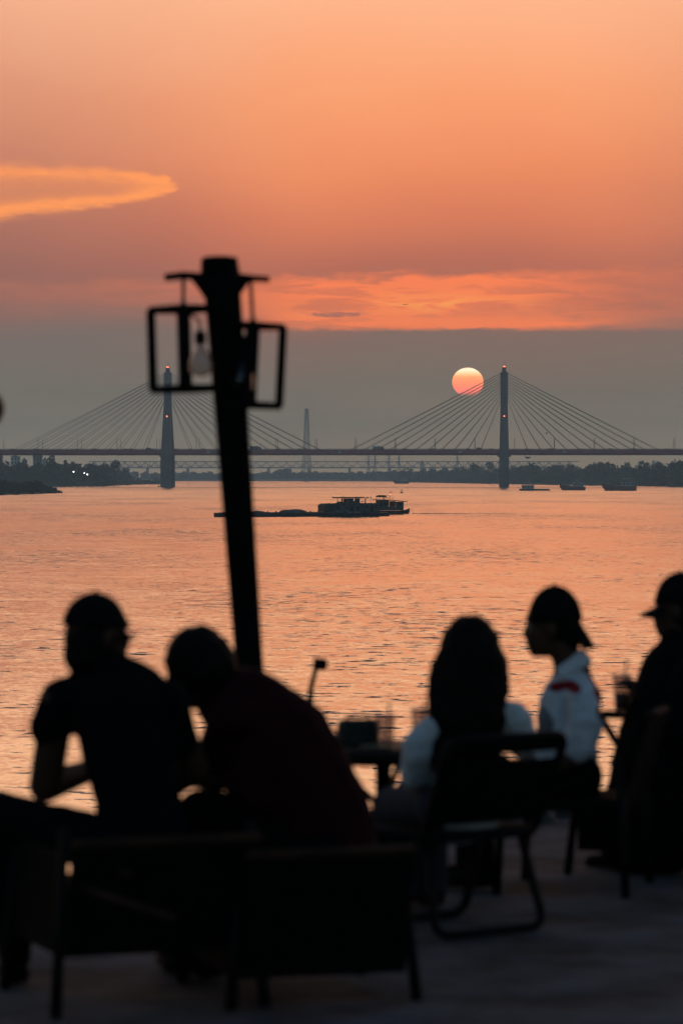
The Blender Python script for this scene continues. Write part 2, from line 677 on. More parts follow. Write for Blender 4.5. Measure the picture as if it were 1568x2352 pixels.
def path_at(pts, t):
    t = max(0, min(0.9999, t)) * (len(pts) - 1)
    i = int(t)
    return pts[i].lerp(pts[i + 1], t - i)


def wood(name, shore, inland, label, seed, n, hr, depth, quads=260, leaf=1.3, base=3.0, width=1.0, t0=0.0, t1=1.0, hf=None, fol=0):
    """a mass of trees along a shore"""
    rng = np.random.default_rng(seed)
    arrs = []
    for i in range(n):
        t = t0 + (t1 - t0) * (i + rng.uniform()) / n
        p = path_at(shore, t)
        d = rng.uniform(depth[0], depth[1])
        p = p + Vector((inland[0], inland[1], 0)) * d
        h = rng.uniform(*hr) * (hf(t) if hf else 1)
        w = h * rng.uniform(0.34, 0.52) * width
        k = rng.uniform(0.40, 0.5)
        arrs.append(leaf_quads(rng, (p.x, p.y, base + h * (1 - k)), (w, w, h * k * 1.05), quads, leaf, rng.integers(6, 10)))
        # low growth under and in front of the crowns
        arrs.append(leaf_quads(rng, (p.x + rng.normal() * 3, p.y - rng.uniform(0, 6), base * 0.8 + h * 0.17), (w * 1.3, w * 1.2, h * 0.30), quads // 2, leaf, 6))
    o = link(name, quads_mesh(arrs, name), FOL[fol])
    return tag(o, label, 'wood', kind='stuff')


random.seed(5)
wood('right_wood', R_SHORE, (0.5, 0.86), 'dense dark wood lining the right bank behind the anchored boats', 11, 230, (10, 22), (22, 150), 230, 1.3, 3.5, 1.0, 0.0, 1.0)
wood('right_scrub', R_SHORE, (0.5, 0.86), 'low green scrub along the right waterline under the wood', 12, 240, (3, 6), (6, 24), 120, 0.7, 0.4, 1.6, 0.0, 1.0, None, 1)
wood('left_wood', L_SHORE, (-0.4, 0.9), 'dense wood on the left bank below the bridge deck', 13, 130, (13, 20), (20, 110), 240, 1.3, 4.2, 1.0, 0.0, 0.83, lambda t: 1.0 if t < 0.70 else 0.85)
wood('left_scrub', L_SHORE, (-0.4, 0.9), 'green scrub along the left waterline', 14, 150, (3, 6), (2, 24), 120, 0.7, 0.3, 1.6, 0.0, 0.99, None, 1)
wood('far_wood', F_SHORE, (0.0, 1.0), 'pale hazy treeline on the distant bank', 15, 420, (9, 17), (15, 620), 110, 2.0, 3.0, 1.4, 0.0, 1.0)
wood('spit_scrub', I_SHORE, (-0.5, 0.85), 'dark bushy scrub covering the near river spit', 16, 56, (4.8, 7.0), (4, 30), 420, 0.42, 0.6, 1.2, 0.0, 0.90)
wood('spit_tip_scrub', I_SHORE, (-0.5, 0.85), 'sparse low shrubs thinning out towards the tip of the spit', 17, 18, (2.0, 3.6), (0, 9), 320, 0.30, 0.2, 1.3, 0.84, 1.0)


def tree(name, x, y_top, Y, w, label, seed, group=None, base=4.0, lobes=8, quads=520, leaf=1.0, trunk_show=0.3, fol=0):
    rng = np.random.default_rng(seed)
    top = P(x, y_top, Y)
    h = top.z - base
    loc = Vector((top.x, Y, base))
    t = thing(name, label, 'tree', loc, 0, group)
    mb = MB()
    mb.tube([(0, 0, -0.5), (0.1, 0, h * 0.3), (-0.15, 0.1, h * 0.6)], h * 0.022, 8, h * 0.012)
    for k in range(6):
        a = k * 1.1 + seed
        z0 = h * (0.28 + 0.06 * k)
        mb.tube([(0, 0, z0), (math.cos(a) * w * 0.25, math.sin(a) * w * 0.25, z0 + h * 0.1), (math.cos(a) * w * 0.42, math.sin(a) * w * 0.42, z0 + h * 0.24)], h * 0.009, 6, h * 0.003)
    mb.build('trunk', BARK, t, True)
    ch = h * (1 - trunk_show) / 2
    link('crown', quads_mesh([leaf_quads(rng, (0, 0, h - ch), (w / 2 * 1.05, w / 2 * 1.05, ch * 1.05), quads, leaf, lobes)], 'crown'), FOL[fol], t)
    return t


TG = 'single trees standing out of the woods'
tree('tall_tree', 263, 1046, 3180, 9, 'slender tall tree rising to the deck beside the left tower', 3, TG, 4.5, 6, 420, 0.8, 0.25)
tree('broad_tree', 118, 1049, 3160, 11, 'round crowned tree beside the grey houses on the left bank', 4, TG, 4.5)
tree('palm_like_tree', 152, 1052, 3180, 6, 'feathery narrow tree between the round tree and the tall tree', 5, TG, 4.5, 5, 260, 0.8)
tree('round_tree', 655, 1075, 6500, 32, 'lone round tree on the distant hazy bank', 6, TG, 3.0, 9, 700, 2.0, 0.1)
tree('open_crowned_tree', 1093, 1058, 4200, 18, 'wide open-crowned tree left of the right bridge tower', 7, TG, 4.0, 8, 420, 1.0, 0.35)
tree('small_crowned_tree', 1125, 1058.5, 4150, 13, 'sparse tree just left of the right bridge tower', 8, TG, 4.0, 6, 260, 0.9, 0.4)
tree('wide_tree', 1378, 1059.5, 3550, 13, 'tall wide tree in the wood behind the middle boat', 9, TG, 4.0)
tree('rounded_tree', 1310, 1061, 3650, 12, 'rounded tree in the wood right of the low houseboat', 10, TG, 4.0)
tree('edge_tree', 1556, 1062, 3150, 12, 'round tree at the end of the right bank wood', 11, TG, 4.0)

# ------------------------------------------------------------------ far buildings
CONC = mat('concrete', (0.30, 0.29, 0.28), 0.85, 0.2, 0.08)
WALLP = mat('pale_render', (0.62, 0.63, 0.60), 0.85, 0.12, 0.3)
WALLG = mat('grey_render', (0.28, 0.28, 0.28), 0.85, 0.2, 0.3)
ROOFM = mat('roof_sheet', (0.12, 0.09, 0.08), 0.8, 0.2, 0.5)
GLASSD = mat('dark_window', (0.02, 0.025, 0.03), 0.2, 0.1)


def house(name, x0, x1, y_top, Y, label, m, group, roof='flat', floors=4, depth=9, base=4.0):
    a, b = P(x0, y_top, Y), P(x1, y_top, Y)
    w, h = b.x - a.x, a.z - base
    t = thing(name, label, 'house', ((a.x + b.x) / 2, Y, base), 0.08, group)
    MB().box((-w / 2, 0, -2), (w / 2, depth, h)).build('wall', m, t)
    r = MB()
    if roof == 'flat':
        r.box((-w / 2 - .3, -.3, h), (w / 2 + .3, depth + .3, h + .5))
        r.box((-w * .2, depth * .3, h + .5), (w * .15, depth * .6, h + 2.2))
    else:
        r.add([(-w / 2 - .4, -.4, h), (w / 2 + .4, -.4, h), (w / 2 + .4, depth + .4, h), (-w / 2 - .4, depth + .4, h), (-w / 2 - .4, depth / 2, h + 2.6), (w / 2 + .4, depth / 2, h + 2.6)],
              [(0, 1, 5, 4), (2, 3, 4, 5), (1, 2, 5), (3, 0, 4), (0, 3, 2, 1)])
    r.build('roof', ROOFM, t)
    cols = max(2, int(w / 2.6))
    fh = h / floors
    for i in range(cols):
        for k in range(floors):
            if fh * k < h * 0.3:
                continue
            xc = -w / 2 + w * (i + .5) / cols
            MB().box((xc - .55, -.12, fh * k + fh * .3), (xc + .55, 0.1, fh * k + fh * .82)).build('window', GLASSD, t)
    return t


HG = 'houses on the left bank'
house('apartment_house', 25, 46, 1049, 3330, 'pale tall house above the trees beside the bridge pier', WALLP, HG, 'flat', 6)
house('town_house', 50, 62, 1057, 3340, 'narrow grey house between the pale house and the gabled one', WALLG, HG, 'flat', 5)
house('gabled_house', 76, 97, 1051, 3330, 'dark gabled house beside the round tree on the left bank', WALLG, HG, 'gable', 5)
house('low_house', 98, 109, 1056, 3360, 'low pale house tucked behind the gabled house', WALLP, HG, 'flat', 4)
FG = 'faint far buildings above the right wood'
for i, (x0, x1, yt, lb) in enumerate(((965, 975, 1056.5, 'faint blocky building beside the far truss bridge'), (1372, 1383, 1062.5, 'faint flat building standing alone above the right bank wood'),
                                      (1466, 1476, 1057.5, 'faint domed-looking far building with a roof house'), (1478, 1494, 1061, 'faint wide far building next to the one with a roof house'),
                                      (1498, 1506, 1056, 'faint slim far tower block above the right wood'), (1509, 1524, 1060.5, 'faint wide far block right of the slim tower block'))):
    house('far_building', x0 + 1, x1 - 1, yt + 3.2, 7600, lb, WALLP, FG, 'flat', 4, 16, 3.0)

# ------------------------------------------------------------------ far truss bridge
TRUSS = mat('truss_steel', (0.16, 0.175, 0.175), 0.7, 0.2, 0.1)
TY = 7650.0
tz0, tz1 = P(0, 1074, TY).z, P(0, 1060, TY).z
tx0, tx1 = P(205, 0, TY).x, P(1330, 0, TY).x
tb = thing('truss_bridge', 'faint two-level steel truss bridge far behind the cable-stayed bridge', 'bridge', (0, TY, 0))
MB().box((tx0, 0, tz1 - .9), (tx1, 16, tz1 + .9)).build('upper_deck', TRUSS, tb)
MB().box((tx0, 0, tz0 - 1.6), (tx1, 16, tz0 + 1.0)).build('lower_deck', TRUSS, tb)
pitch = 23.0
npan = int((tx1 - tx0) / pitch)
pm = None
for i in range(npan):
    if pm is None:
        m_ = MB()
        for yy in (0.4, 15.6):
            H = tz1 - tz0
            for a, b in (((0, 0), (pitch / 2, H)), ((pitch / 2, H), (pitch, 0)), ((pitch / 2, 0), (pitch / 2, H)), ((0, 0), (0, H)), ((pitch / 4, 0), (pitch / 4, H / 2)), ((pitch * .75, 0), (pitch * .75, H / 2))):
                th = 0.75 if a[0] != b[0] else 0.45
                m_.tube([(a[0], yy, a[1]), (b[0], yy, b[1])], th, 4)
        pm = m_.mesh('truss_panel')
        pm.materials.append(TRUSS)
    o = link('truss_panel', pm, None, tb)
    o.location = (tx0 + i * pitch, 0, tz0)
for i in range(12):
    xx = tx0 + 40 + i * pitch * 4
    MB().box((xx - 3, 2, -1.4), (xx + 3, 14, tz0 - 1.7)).build('pier', CONC, tb)
for i in range(24):
    xx = tx0 + 30 + i * pitch * 2
    MB().tube([(xx, 1, tz1 + .8), (xx, 1, tz1 + 8)], 0.3, 5).build('lamp_post', TRUSS, tb)


def lattice_tower(x, y_top, Y, wb, label, arms, group=None, th=0.22, base=3.0):
    top = P(x, y_top, Y)
    h = top.z - base
    t = thing('lattice_tower', label, 'pylon', (top.x, Y, base), 0.4, group)
    wf = (lambda f: wb * (1 - f) ** 1.25 + wb * 0.13) if group else (lambda f: wb * .75 * (1 - f) ** 1.1 + wb * .3)
    for sx, sy in ((1, 1), (1, -1), (-1, 1), (-1, -1)):
        MB().tube([(sx * wf(f) / 2, sy * wf(f) / 2, h * f) for f in (0, .25, .5, .75, 1)], th * 1.6, 5).build('leg', TRUSS, t)
    m_ = MB()
    n = 12
    for i in range(n):
        f0, f1 = 1 - (1 - i / n) ** 1.2, 1 - (1 - (i + 1) / n) ** 1.2
        w0, w1, z0, z1 = wf(f0) / 2, wf(f1) / 2, h * f0, h * f1
        for c, s in ((1, 0), (0, 1), (-1, 0), (0, -1)):
            def pt(side, w):
                return (c * w - s * side * w, s * w + c * side * w)
            for sd in (-1, 1):
                m_.tube([(*pt(sd, w0), z0), (*pt(-sd, w1), z1)], th, 4)
            m_.tube([(*pt(-1, w1), z1), (*pt(1, w1), z1)], th, 4)
    m_.build('bracing', TRUSS, t)
    for f, L in arms:
        m_ = MB()
        m_.tube([(-L / 2, 0, h * f), (L / 2, 0, h * f)], th * 1.5, 5)
        m_.tube([(-L / 2, 0, h * f), (0, 0, h * f + L * .14), (L / 2, 0, h * f)], th, 4)
        m_.build('crossarm', TRUSS, t)
    return t


lattice_tower(704, 938, 6700, 15, 'tall tapering lattice mast rising behind the bridge between both towers', [(0.86, 9), (0.93, 8), (0.985, 7)], None, 0.34)
LG = 'small power pylons along the far horizon'
for x, yt, lb in ((846, 1046, 'small faint power pylon closest to the tall lattice mast'), (861, 1045, 'small faint power pylon, second from the tall lattice mast'),
                  (893, 1045, 'small faint power pylon, third from the tall lattice mast'), (916, 1043, 'small power pylon, fourth from the tall lattice mast'),
                  (1050, 1043, 'power pylon standing alone close by the bridge tower near the sun')):
    lattice_tower(x, yt, 7950, 9, lb, [(0.68, 20), (0.82, 24), (0.95, 18)], LG, 0.2)

# ------------------------------------------------------------------ the cable-stayed bridge
BPOS = Vector((149.0, 3080.0, 0.0))
BROT = -0.0483
bridge = thing('cable_stayed_bridge', 'long cable-stayed bridge with two tall towers and a dark red deck', 'bridge', BPOS, BROT)
BM = Matrix.Translation(BPOS) @ Matrix.Rotation(BROT, 4, 'Z')
REDP = mat('red_girder_paint', (0.40, 0.012, 0.035), 0.6, 0.25, 0.06)
PYL = mat('tower_concrete', (0.09, 0.097, 0.10), 0.85, 0.22, 0.09)
STEEL = mat('cable_sheath', (0.09, 0.10, 0.10), 0.5, 0.1)
DARKM = mat('dark_metal', (0.03, 0.03, 0.032), 0.5, 0.2)
XL, XR = -640.0, 330.0
g = MB()
g.add([(XL, -16.5, 33.4), (XL, 16.5, 33.4), (XL, 16.5, 30.6), (XL, 14.5, 28.8), (XL, -14.5, 28.8), (XL, -16.5, 30.6),
       (XR, -16.5, 33.4), (XR, 16.5, 33.4), (XR, 16.5, 30.6), (XR, 14.5, 28.8), (XR, -14.5, 28.8), (XR, -16.5, 30.6)],
      [(0, 1, 2, 3, 4, 5), (11, 10, 9, 8, 7, 6)] + [(i, 6 + i, 6 + (i + 1) % 6, (i + 1) % 6) for i in range(6)])
g.build('deck_girder', REDP, bridge)
MB().box((XL, -16.0, 33.404), (XR, 16.0, 33.45)).build('roadway', mat('asphalt', (0.05, 0.05, 0.052), 0.9, 0.2, 1.0), bridge)
for s in (-1, 1):
    MB().box((XL, s * 16.2 - .2, 33.46), (XR, s * 16.2 + .2, 34.1)).build('parapet', mat('parapet_paint', (0.10, 0.07, 0.08), 0.7), bridge)
    r_ = MB()
    r_.box((XL, s * 16.2 - .06, 34.72), (XR, s * 16.2 + .06, 34.86))
    for i in range(int((XR - XL) / 6)):
        r_.box((XL + i * 6, s * 16.2 - .07, 34.12), (XL + i * 6 + .14, s * 16.2 + .07, 34.7))
    r_.build('railing', DARKM, bridge)
for xx in (-40, -270, -150, 55):
    MB().box((xx - 1.6, -16.72, 31.0), (xx + 1.6, -16.56, 32.5)).build('sign_plate', mat('sign_plate', (0.42, 0.5, 0.5), 0.6), bridge)
MB().box((19, -15, 26.6), (24, 12, 27.2)).box((19.2, -15, 27.2), (19.6, -14.6, 28.85)).box((23.4, -15, 27.2), (23.8, -14.6, 28.85)).box((20, -14.9, 25.6), (23, -13.8, 26.6)).build('inspection_gantry', DARKM, bridge)
BEACON = mat('red_beacon_lamp', (0.6, 0.06, 0.03), 0.4, 0.1, emit=(1.0, 0.16, 0.06, 4.0))
AZZ = [1400 + v * 0.3189 for v in (297, 327, 357, 387, 416, 447, 481, 515, 551, 594, 650)]
ANCH = [CAM_H + (HOR - y / 1.7417) * K * 3080 for y in AZZ]
NC = len(ANCH)
for px, nm in ((0.0, 'right'), (-309.3, 'left')):
    py = thing('tower', None, None, (px, 0, 0))
    py.parent = bridge
    for s in (-1, 1):
        rings = []
        for z, wx, yc, wy in ((-1.4, 9.3, 20.5, 6.4), (28, 8.9, 18.6, 6.0), (50, 7.8, 11.0, 5.2), (68, 6.9, 5.2, 4.6), (78, 6.5, 2.35, 4.6)):
            hw, hy, ch = wx / 2, wy / 2, 0.7
            rings.append([Vector((x, s * yc + y, z)) for x, y in ((-hw + ch, -hy), (hw - ch, -hy), (hw, -hy + ch), (hw, hy - ch), (hw - ch, hy), (-hw + ch, hy), (-hw, hy - ch), (-hw, -hy + ch))])
        MB().loft(rings).build('tower_leg', PYL, py)
    col = MB()
    col.loft([[Vector((x * hx, y * hy, z)) for x, y in ((-1, -.8), (-.8, -1), (.8, -1), (1, -.8), (1, .8), (.8, 1), (-.8, 1), (-1, .8))] for z, hx, hy in ((74, 3.25, 4.65), (80, 3.3, 4.3), (105.2, 3.3, 3.2))])
    col.build('tower_head', PYL, py)
    MB().loft([[Vector((x * 1.85, y * 1.85, z)) for x, y in ((-1, -1), (1, -1), (1, 1), (-1, 1))] for z in (105.15, 109.2)]).box((-1.2, -1.2, 109.2), (1.2, 1.2, 109.7)).build('tower_cap', PYL, py)
    MB().tube([(-.15, 0, 109.6), (-.15, 0, 115.3)], 0.14, 6).tube([(.9, 0, 109.6), (.9, 0, 113.6)], 0.10, 6).build('antenna', DARKM, py)
    for bx in (-.5, .5):
        MB().lathe([(.25, 0), (.42, .2), (.42, .6), (.1, .85)], (bx, -.8, 109.68), 10).build('beacon', BEACON, py)
    zb = 64.5
    MB().lathe([(.25, -.4), (.48, -.2), (.48, .25), (.2, .45)], (0.1, -9.05, zb), 10).build('beacon', BEACON, py)
    MB().box((-3.6, -15.4, 27.4), (3.6, 15.4, 28.7)).box((-6.2, -14.2, 27.2), (6.2, -12.4, 28.75)).build('cross_beam', PYL, py)
    for i, z in enumerate(ANCH):
        for sd in (-1, 1):
            MB().add([(sd * 3.2, -1.6, z - .9), (sd * 4.1, -1.6, z - .35), (sd * 4.1, -1.6, z + .35), (sd * 3.2, -1.6, z + .55),
                      (sd * 3.2, 1.6, z - .9), (sd * 4.1, 1.6, z - .35), (sd * 4.1, 1.6, z + .35), (sd * 3.2, 1.6, z + .55)],
                     [(0, 1, 2, 3), (7, 6, 5, 4), (0, 4, 5, 1), (1, 5, 6, 2), (2, 6, 7, 3), (3, 7, 4, 0)]).build('cable_anchor', PYL, py)
    for i, z in enumerate(ANCH):
        dist = 21.5 + (NC - 1 - i) * 11.85
        for sd in (-1, 1):
            for s in (-1, 1):
                MB().tube(catenary((px + sd * 3.9, s * 1.3, z), (px + sd * dist, s * 15.6, 34.0), 0.25, 6), 0.21, 5).build('stay_cable', STEEL, bridge)
# end pier left of the side span
MB().box((-470, -13, -1.4), (-464, 13, 28.7)).box((-472, -16, 33.5), (-470.6, -15, 37.5)).box((-468, -16, 33.5), (-464.5, -13, 36.6)).build('end_pier', PYL, bridge)
MB().box((-545, -13, -1.4), (-539, 13, 28.7)).build('end_pier', PYL, bridge)

# lamps along the deck
lamp_me = MB().tube([(0, 0, 0), (0, 0, 8.5), (0, 0, 10.8)], 0.26, 6, 0.2).tube([(0, 0, 10.75), (0.5, 0, 10.95), (0, 0.6, 10.9)], 0.08, 5).mesh('street_lamp')
lamp_me.materials.append(STEEL)
for i in range(22):
    xs = -500 + i * 36.4
    for s, side in ((-1, 'near'), (1, 'far')):
        o = link('street_lamp', lamp_me, None)
        o.matrix_world = BM @ Matrix.Translation((xs, s * 15.2, 33.45))
        tag(o, f'slim street lamp on the {"downstream" if s < 0 else "upstream"} side of the bridge deck', 'street lamp', f'street lamps on the {"downstream" if s < 0 else "upstream"} deck edge')

# traffic
CARP = [mat('car_paint_dark', (0.03, 0.03, 0.035), 0.35), mat('car_paint_silver', (0.35, 0.36, 0.37), 0.35), mat('car_paint_white', (0.6, 0.6, 0.6), 0.35)]
TYRE = mat('tyre_rubber', (0.02, 0.02, 0.02), 0.9)


def vehicle(xs, lane, kind, paint, label, group):
    nm = {'car': 'car', 'truck': 'truck', 'van': 'van'}[kind]
    t = thing(nm, label, nm, group=group)
    t.matrix_world = BM @ Matrix.Translation((xs, lane, 33.452))
    if kind == 'car':
        prof = [(-2.2, .35), (-2.2, .85), (-1.5, 1.0), (-.9, 1.5), (.7, 1.5), (1.4, 1.0), (2.2, .85), (2.2, .35)]
        MB().loft([[Vector((x, y * (0.86 if z > 1.2 else 1), z)) for x, z in prof] for y in (-.88, .88)]).build('body', CARP[paint], t)
        MB().box((-.75, -.9, 1.02), (.6, .9, 1.4)).build('window', GLASSD, t)
    elif kind == 'van':
        MB().loft([[Vector((x, y, z)) for x, z in [(-2.5, .4), (-2.5, 2.2), (1.4, 2.25), (2.2, 1.2), (2.5, 1.1), (2.5, .4)]] for y in (-.95, .95)]).build('body', CARP[paint], t)
        MB().box((-1.8, -.98, 1.35), (1.2, .98, 1.95)).build('window', GLASSD, t)
    else:
        MB().box((-5.5, -1.25, 1.0), (2.6, 1.25, 3.6)).build('cargo_box', CARP[paint], t)
        MB().loft([[Vector((x, y, z)) for x, z in [(2.8, .6), (2.8, 3.0), (4.4, 3.0), (5.0, 1.8), (5.0, .6)]] for y in (-1.15, 1.15)]).build('cab', CARP[0], t)
        MB().box((-5.4, -1.0, .55), (2.9, 1.0, 1.0)).build('chassis', DARKM, t)
    ws = ((-1.4, 1.4) if kind != 'truck' else (-4.2, -2.9, 3.7))
    rr = .33 if kind != 'truck' else .5
    for wx in ws:
        for wy in (-.85, .85):
            m_ = MB()
            m_.loft([[Vector((wx + rr * math.cos(2 * PI * j / 12), wy + d, rr + rr * math.sin(2 * PI * j / 12))) for j in range(12)] for d in (-.12, .12)])
            m_.build('wheel', TYRE, t)
    return t


def deck_x(xd):
    s = (xd - 784) * K
    # intersection of the view direction with the bridge axis
    return (s * 3080 - 149) / (0.9988 + s * 0.0483)


for i, xd in enumerate((33, 88, 181, 222, 258, 292, 304, 355, 408, 441, 470, 640, 690, 930, 995, 1075, 1128, 1210, 1262, 1334, 1400, 1455, 1530)):
    vehicle(deck_x(xd), -12.6, 'car', (0, 0, 1, 0, 2)[i % 5], ('dark', 'dark', 'silver', 'dark', 'white')[i % 5] + ' car driving along the bridge deck', ('dark', 'dark', 'silver', 'dark', 'white')[i % 5] + ' cars crossing the bridge')
vehicle(deck_x(590), -12.6, 'truck', 0, 'dark box truck on the bridge just right of the lamp post', 'trucks crossing the bridge')
vehicle(deck_x(870), -12.6, 'truck', 1, 'grey box truck on the bridge right of mid-span', 'trucks crossing the bridge')
vehicle(deck_x(345), -12.6, 'van', 0, 'dark van on the bridge close to the left tower', None)
vehicle(deck_x(1100), -12.6, 'van', 0, 'dark van on the bridge close to the right tower', None)

# ------------------------------------------------------------------ lights on the left bank
WLAMP = mat('white_lamp', (0.9, 0.9, 0.9), 0.4, 0.05, emit=(1.0, 0.97, 1.0, 3.0))
for x, y, lb, r in ((169, 1083.5, 'lit white lamp alone on the left bank, the highest of three', .62), (193.5, 1086.6, 'lit white lamp between the other two on the left bank', .5), (200.7, 1089.7, 'lit white lamp on the left bank, the lowest and nearest the bridge', .68),
                   (349, 1103.6, 'small lit lamp on the floating house by the left tower', .32)):
    Y = 3085 if y < 1095 else 3900
    p = P(x, y, Y)
    t = thing('lamp', lb, 'lamp', (p.x, Y, 1.0), 0, 'lit lamps on the left bank')
    MB().tube([(0, 0.3, -1.0), (0, 0.3, p.z - 1.0)], 0.09, 6).build('post', DARKM, t)
    MB().lathe([(r * .3, -r * .8), (r, -r * .3), (r, r * .4), (r * .3, r * .8)], (0, -.25, p.z - 1.0), 10).build('lamp_head', WLAMP, t)

# ------------------------------------------------------------------ boats
HULL = mat('hull_dark', (0.03, 0.032, 0.034), 0.6, 0.4, 0.8)
HULLR = mat('hull_oxide_red', (0.26, 0.11, 0.085), 0.7, 0.35, 0.6)
HULLR2 = mat('hull_dull_red', (0.07, 0.035, 0.03), 0.7, 0.4, 0.8)
BOATC = mat('boat_cabin_pale', (0.42, 0.42, 0.40), 0.7, 0.2, 0.8)
HULLT = mat('hull_teal', (0.06, 0.10, 0.10), 0.6, 0.3, 0.6)
CABIN = mat('cabin_paint', (0.075, 0.10, 0.098), 0.65, 0.3, 1.2)
CABW = mat('cabin_white', (0.6, 0.62, 0.62), 0.65, 0.2, 1.2)
ROOFD = mat('deckhouse_roof', (0.05, 0.06, 0.06), 0.7, 0.3, 1.0)
SAND = mat('sand_cargo', (0.16, 0.13, 0.10), 0.95, 0.25, 1.4, 0.05)
TARP = mat('tarpaulin', (0.17, 0.18, 0.19), 0.7, 0.3, 0.8, 0.03)
ORANGE = mat('lifebuoy_orange', (0.55, 0.12, 0.03), 0.6)


def hull(mb, L, B, sheer, draft=0.4, rake_bow=0.1, rake_stern=0.04, n=24, flat=0.8):
    """boat hull along x from -L/2 (bow) to L/2; sheer(t) gives deck height"""
    rings = []
    for i in range(n + 1):
        t = i / n
        if t < rake_bow:
            w = B / 2 * math.sin((t / rake_bow) * PI / 2) ** 0.6 if t > 0 else B * 0.06
        elif t > 1 - rake_stern:
            w = B / 2 * (1 - 0.25 * ((t - 1 + rake_stern) / rake_stern) ** 2)
        else:
            w = B / 2
        x = -L / 2 + L * t
        z1 = sheer(t)
        rise = max(0, 1 - t / rake_bow) * 0.9 * z1 * 0.6 if t < rake_bow else 0
        if t > 1 - rake_stern:
            rise = ((t - 1 + rake_stern) / rake_stern) * 0.3
        zb = -draft + rise
        rings.append([Vector((x, -w, z1)), Vector((x, -w * 0.97, (z1 + zb) / 2)), Vector((x, -w * flat, zb)), Vector((x, w * flat, zb)), Vector((x, w * 0.97, (z1 + zb) / 2)), Vector((x, w, z1))])
    mb.loft(rings)
    return mb


BTH = rad(25)          # the tow heads obliquely towards the viewer's shore: bow nearer, stern farther off
BOW = on_water(492, 1187)


def tow(xd, yd):
    """a direction in the photograph met with the tow's long axis -> distance along it, height"""
    t = ((xd - 784) * K * BOW.y - BOW.x) / (math.cos(BTH) - (xd - 784) * K * math.sin(BTH))
    return t - 22.0, CAM_H - (yd - HOR) * K * (BOW.y + t * math.sin(BTH))


bx = lambda xd: tow(xd, 1180)[0]
barge = thing('cargo_barge', 'long low cargo barge with sand mounds and a flat-roofed wheelhouse', 'barge',
              (BOW.x + 22 * math.cos(BTH), BOW.y + 22 * math.sin(BTH), 0), BTH)
ox = 0.0
hx0, hx1 = bx(492), bx(886)
m_ = hull(MB(), hx1 - hx0, 5.6, lambda t: 0.62 + 0.30 * max(0, 1 - t * 9) + 0.20 * t, 0.5, 0.05, 0.03, 40)
for i, v in enumerate(m_.v):
    m_.v[i] = v + Vector(((hx0 + hx1) / 2, 0, 0))
m_.build('hull', HULL, barge)
rl = MB()
rl.box((hx0 + 2.2, -2.76, .66), (hx1 - 12, -2.6, .98))
rl.box((hx0 + 2.2, 2.6, .66), (hx1 - 12, 2.76, .98))
rl.build('coaming', HULLT, barge)
for i in range(17):
    xx = hx0 + 1.4 + i * 2.2
    MB().lathe([(.16, .55), (.13, .8), (.2, .86), (.2, 1.05)], (xx, -2.4, 0.2), 8).build('bollard', DARKM, barge)
for a, b, h, mt in ((572, 612, .55, SAND), (640, 704, .85, SAND), (747, 800, .8, TARP), (790, 838, .62, TARP), (520, 566, .38, SAND)):
    mm = MB()
    xa, xb = bx(a) - ox, bx(b) - ox
    for k in range(3):
        mm.ico(((xa + xb) / 2 + (k - 1) * (xb - xa) * .16, (-1.2 if mt == TARP else -.4) + .5 * k, .72), ((xb - xa) * .42, 1.4, h + .1 * (k == 1)), 3, None, 0.25, k + a)
    mm.build('cargo_mound', mt, barge, True)


def cxy(x, y):     # detail drawing of the superstructure -> barge coordinates
    return tow(717.7 + x * 0.1648, 1125.3 + y * 0.1648)


def cbx(mb, x0, y0, x1, y1, ya, yb):
    a, b = cxy(x0, y1), cxy(x1, y0)
    return mb.box((a[0], ya * .72, a[1]), (b[0], yb * .72, b[1]))


# forward block, deckhouse, wheelhouse
fb = MB()
a, b = cxy(122, 305), cxy(330, 205)
fb.box((a[0], -2.0, a[1]), (b[0], 2.0, b[1]))
a, b = cxy(128, 206), cxy(300, 188)
fb.add([(a[0], -1.9, a[1]), (b[0], -1.9, a[1]), (b[0], 1.9, a[1]), (a[0], 1.9, a[1]), (a[0] + .4, -1.5, b[1]), (b[0] - .4, -1.5, b[1] + .05), (b[0] - .4, 1.5, b[1] + .05), (a[0] + .4, 1.5, b[1])],
       [(0, 3, 2, 1), (4, 5, 6, 7), (0, 1, 5, 4), (1, 2, 6, 5), (2, 3, 7, 6), (3, 0, 4, 7)])
fb.build('fore_cabin', HULL, barge)
gear = MB()
for gx, gy, gr in ((212, 184, .12), (240, 190, .09), (305, 190, .2), (322, 186, .22), (345, 196, .16), (170, 190, .08)):
    c_ = cxy(gx, gy)
    gear.ico((c_[0], -.6, c_[1] - .05), (gr, gr, gr * 1.1), 2, None, .3, gx)
gear.build('deck_gear', DARKM, barge)
dh = MB()
cbx(dh, 330, 214, 640, 330, -2.7, 2.7)
dh.build('deckhouse', CABIN, barge)
dh2 = MB()
cbx(dh2, 640, 182, 884, 330, -2.65, 2.65)
dh2.build('engine_house', CABIN, barge)
for x0, x1, y0, y1 in ((420, 455, 235, 262), (470, 520, 235, 330), (560, 600, 240, 290), (700, 720, 215, 245), (760, 790, 210, 300), (820, 850, 215, 250)):
    m_ = MB(); cbx(m_, x0, y0, x1, y1, -2.74, -2.60); m_.build('window', GLASSD, barge)
wh = MB()
for x0, x1 in ((372, 390), (399, 540), (556, 628)):
    cbx(wh, x0, 118, x1, 214, -1.7, -1.5)
    cbx(wh, x0, 170, x1, 214, 1.5, 1.7)
cbx(wh, 390, 165, 399, 214, -1.7, -1.5); cbx(wh, 540, 152, 556, 214, -1.7, -1.5)
cbx(wh, 390, 170, 399, 214, 1.5, 1.7); cbx(wh, 540, 170, 556, 214, 1.5, 1.7)
for q in (372, 470, 622):
    cbx(wh, q, 118, q + 6, 170, 1.55, 1.65)
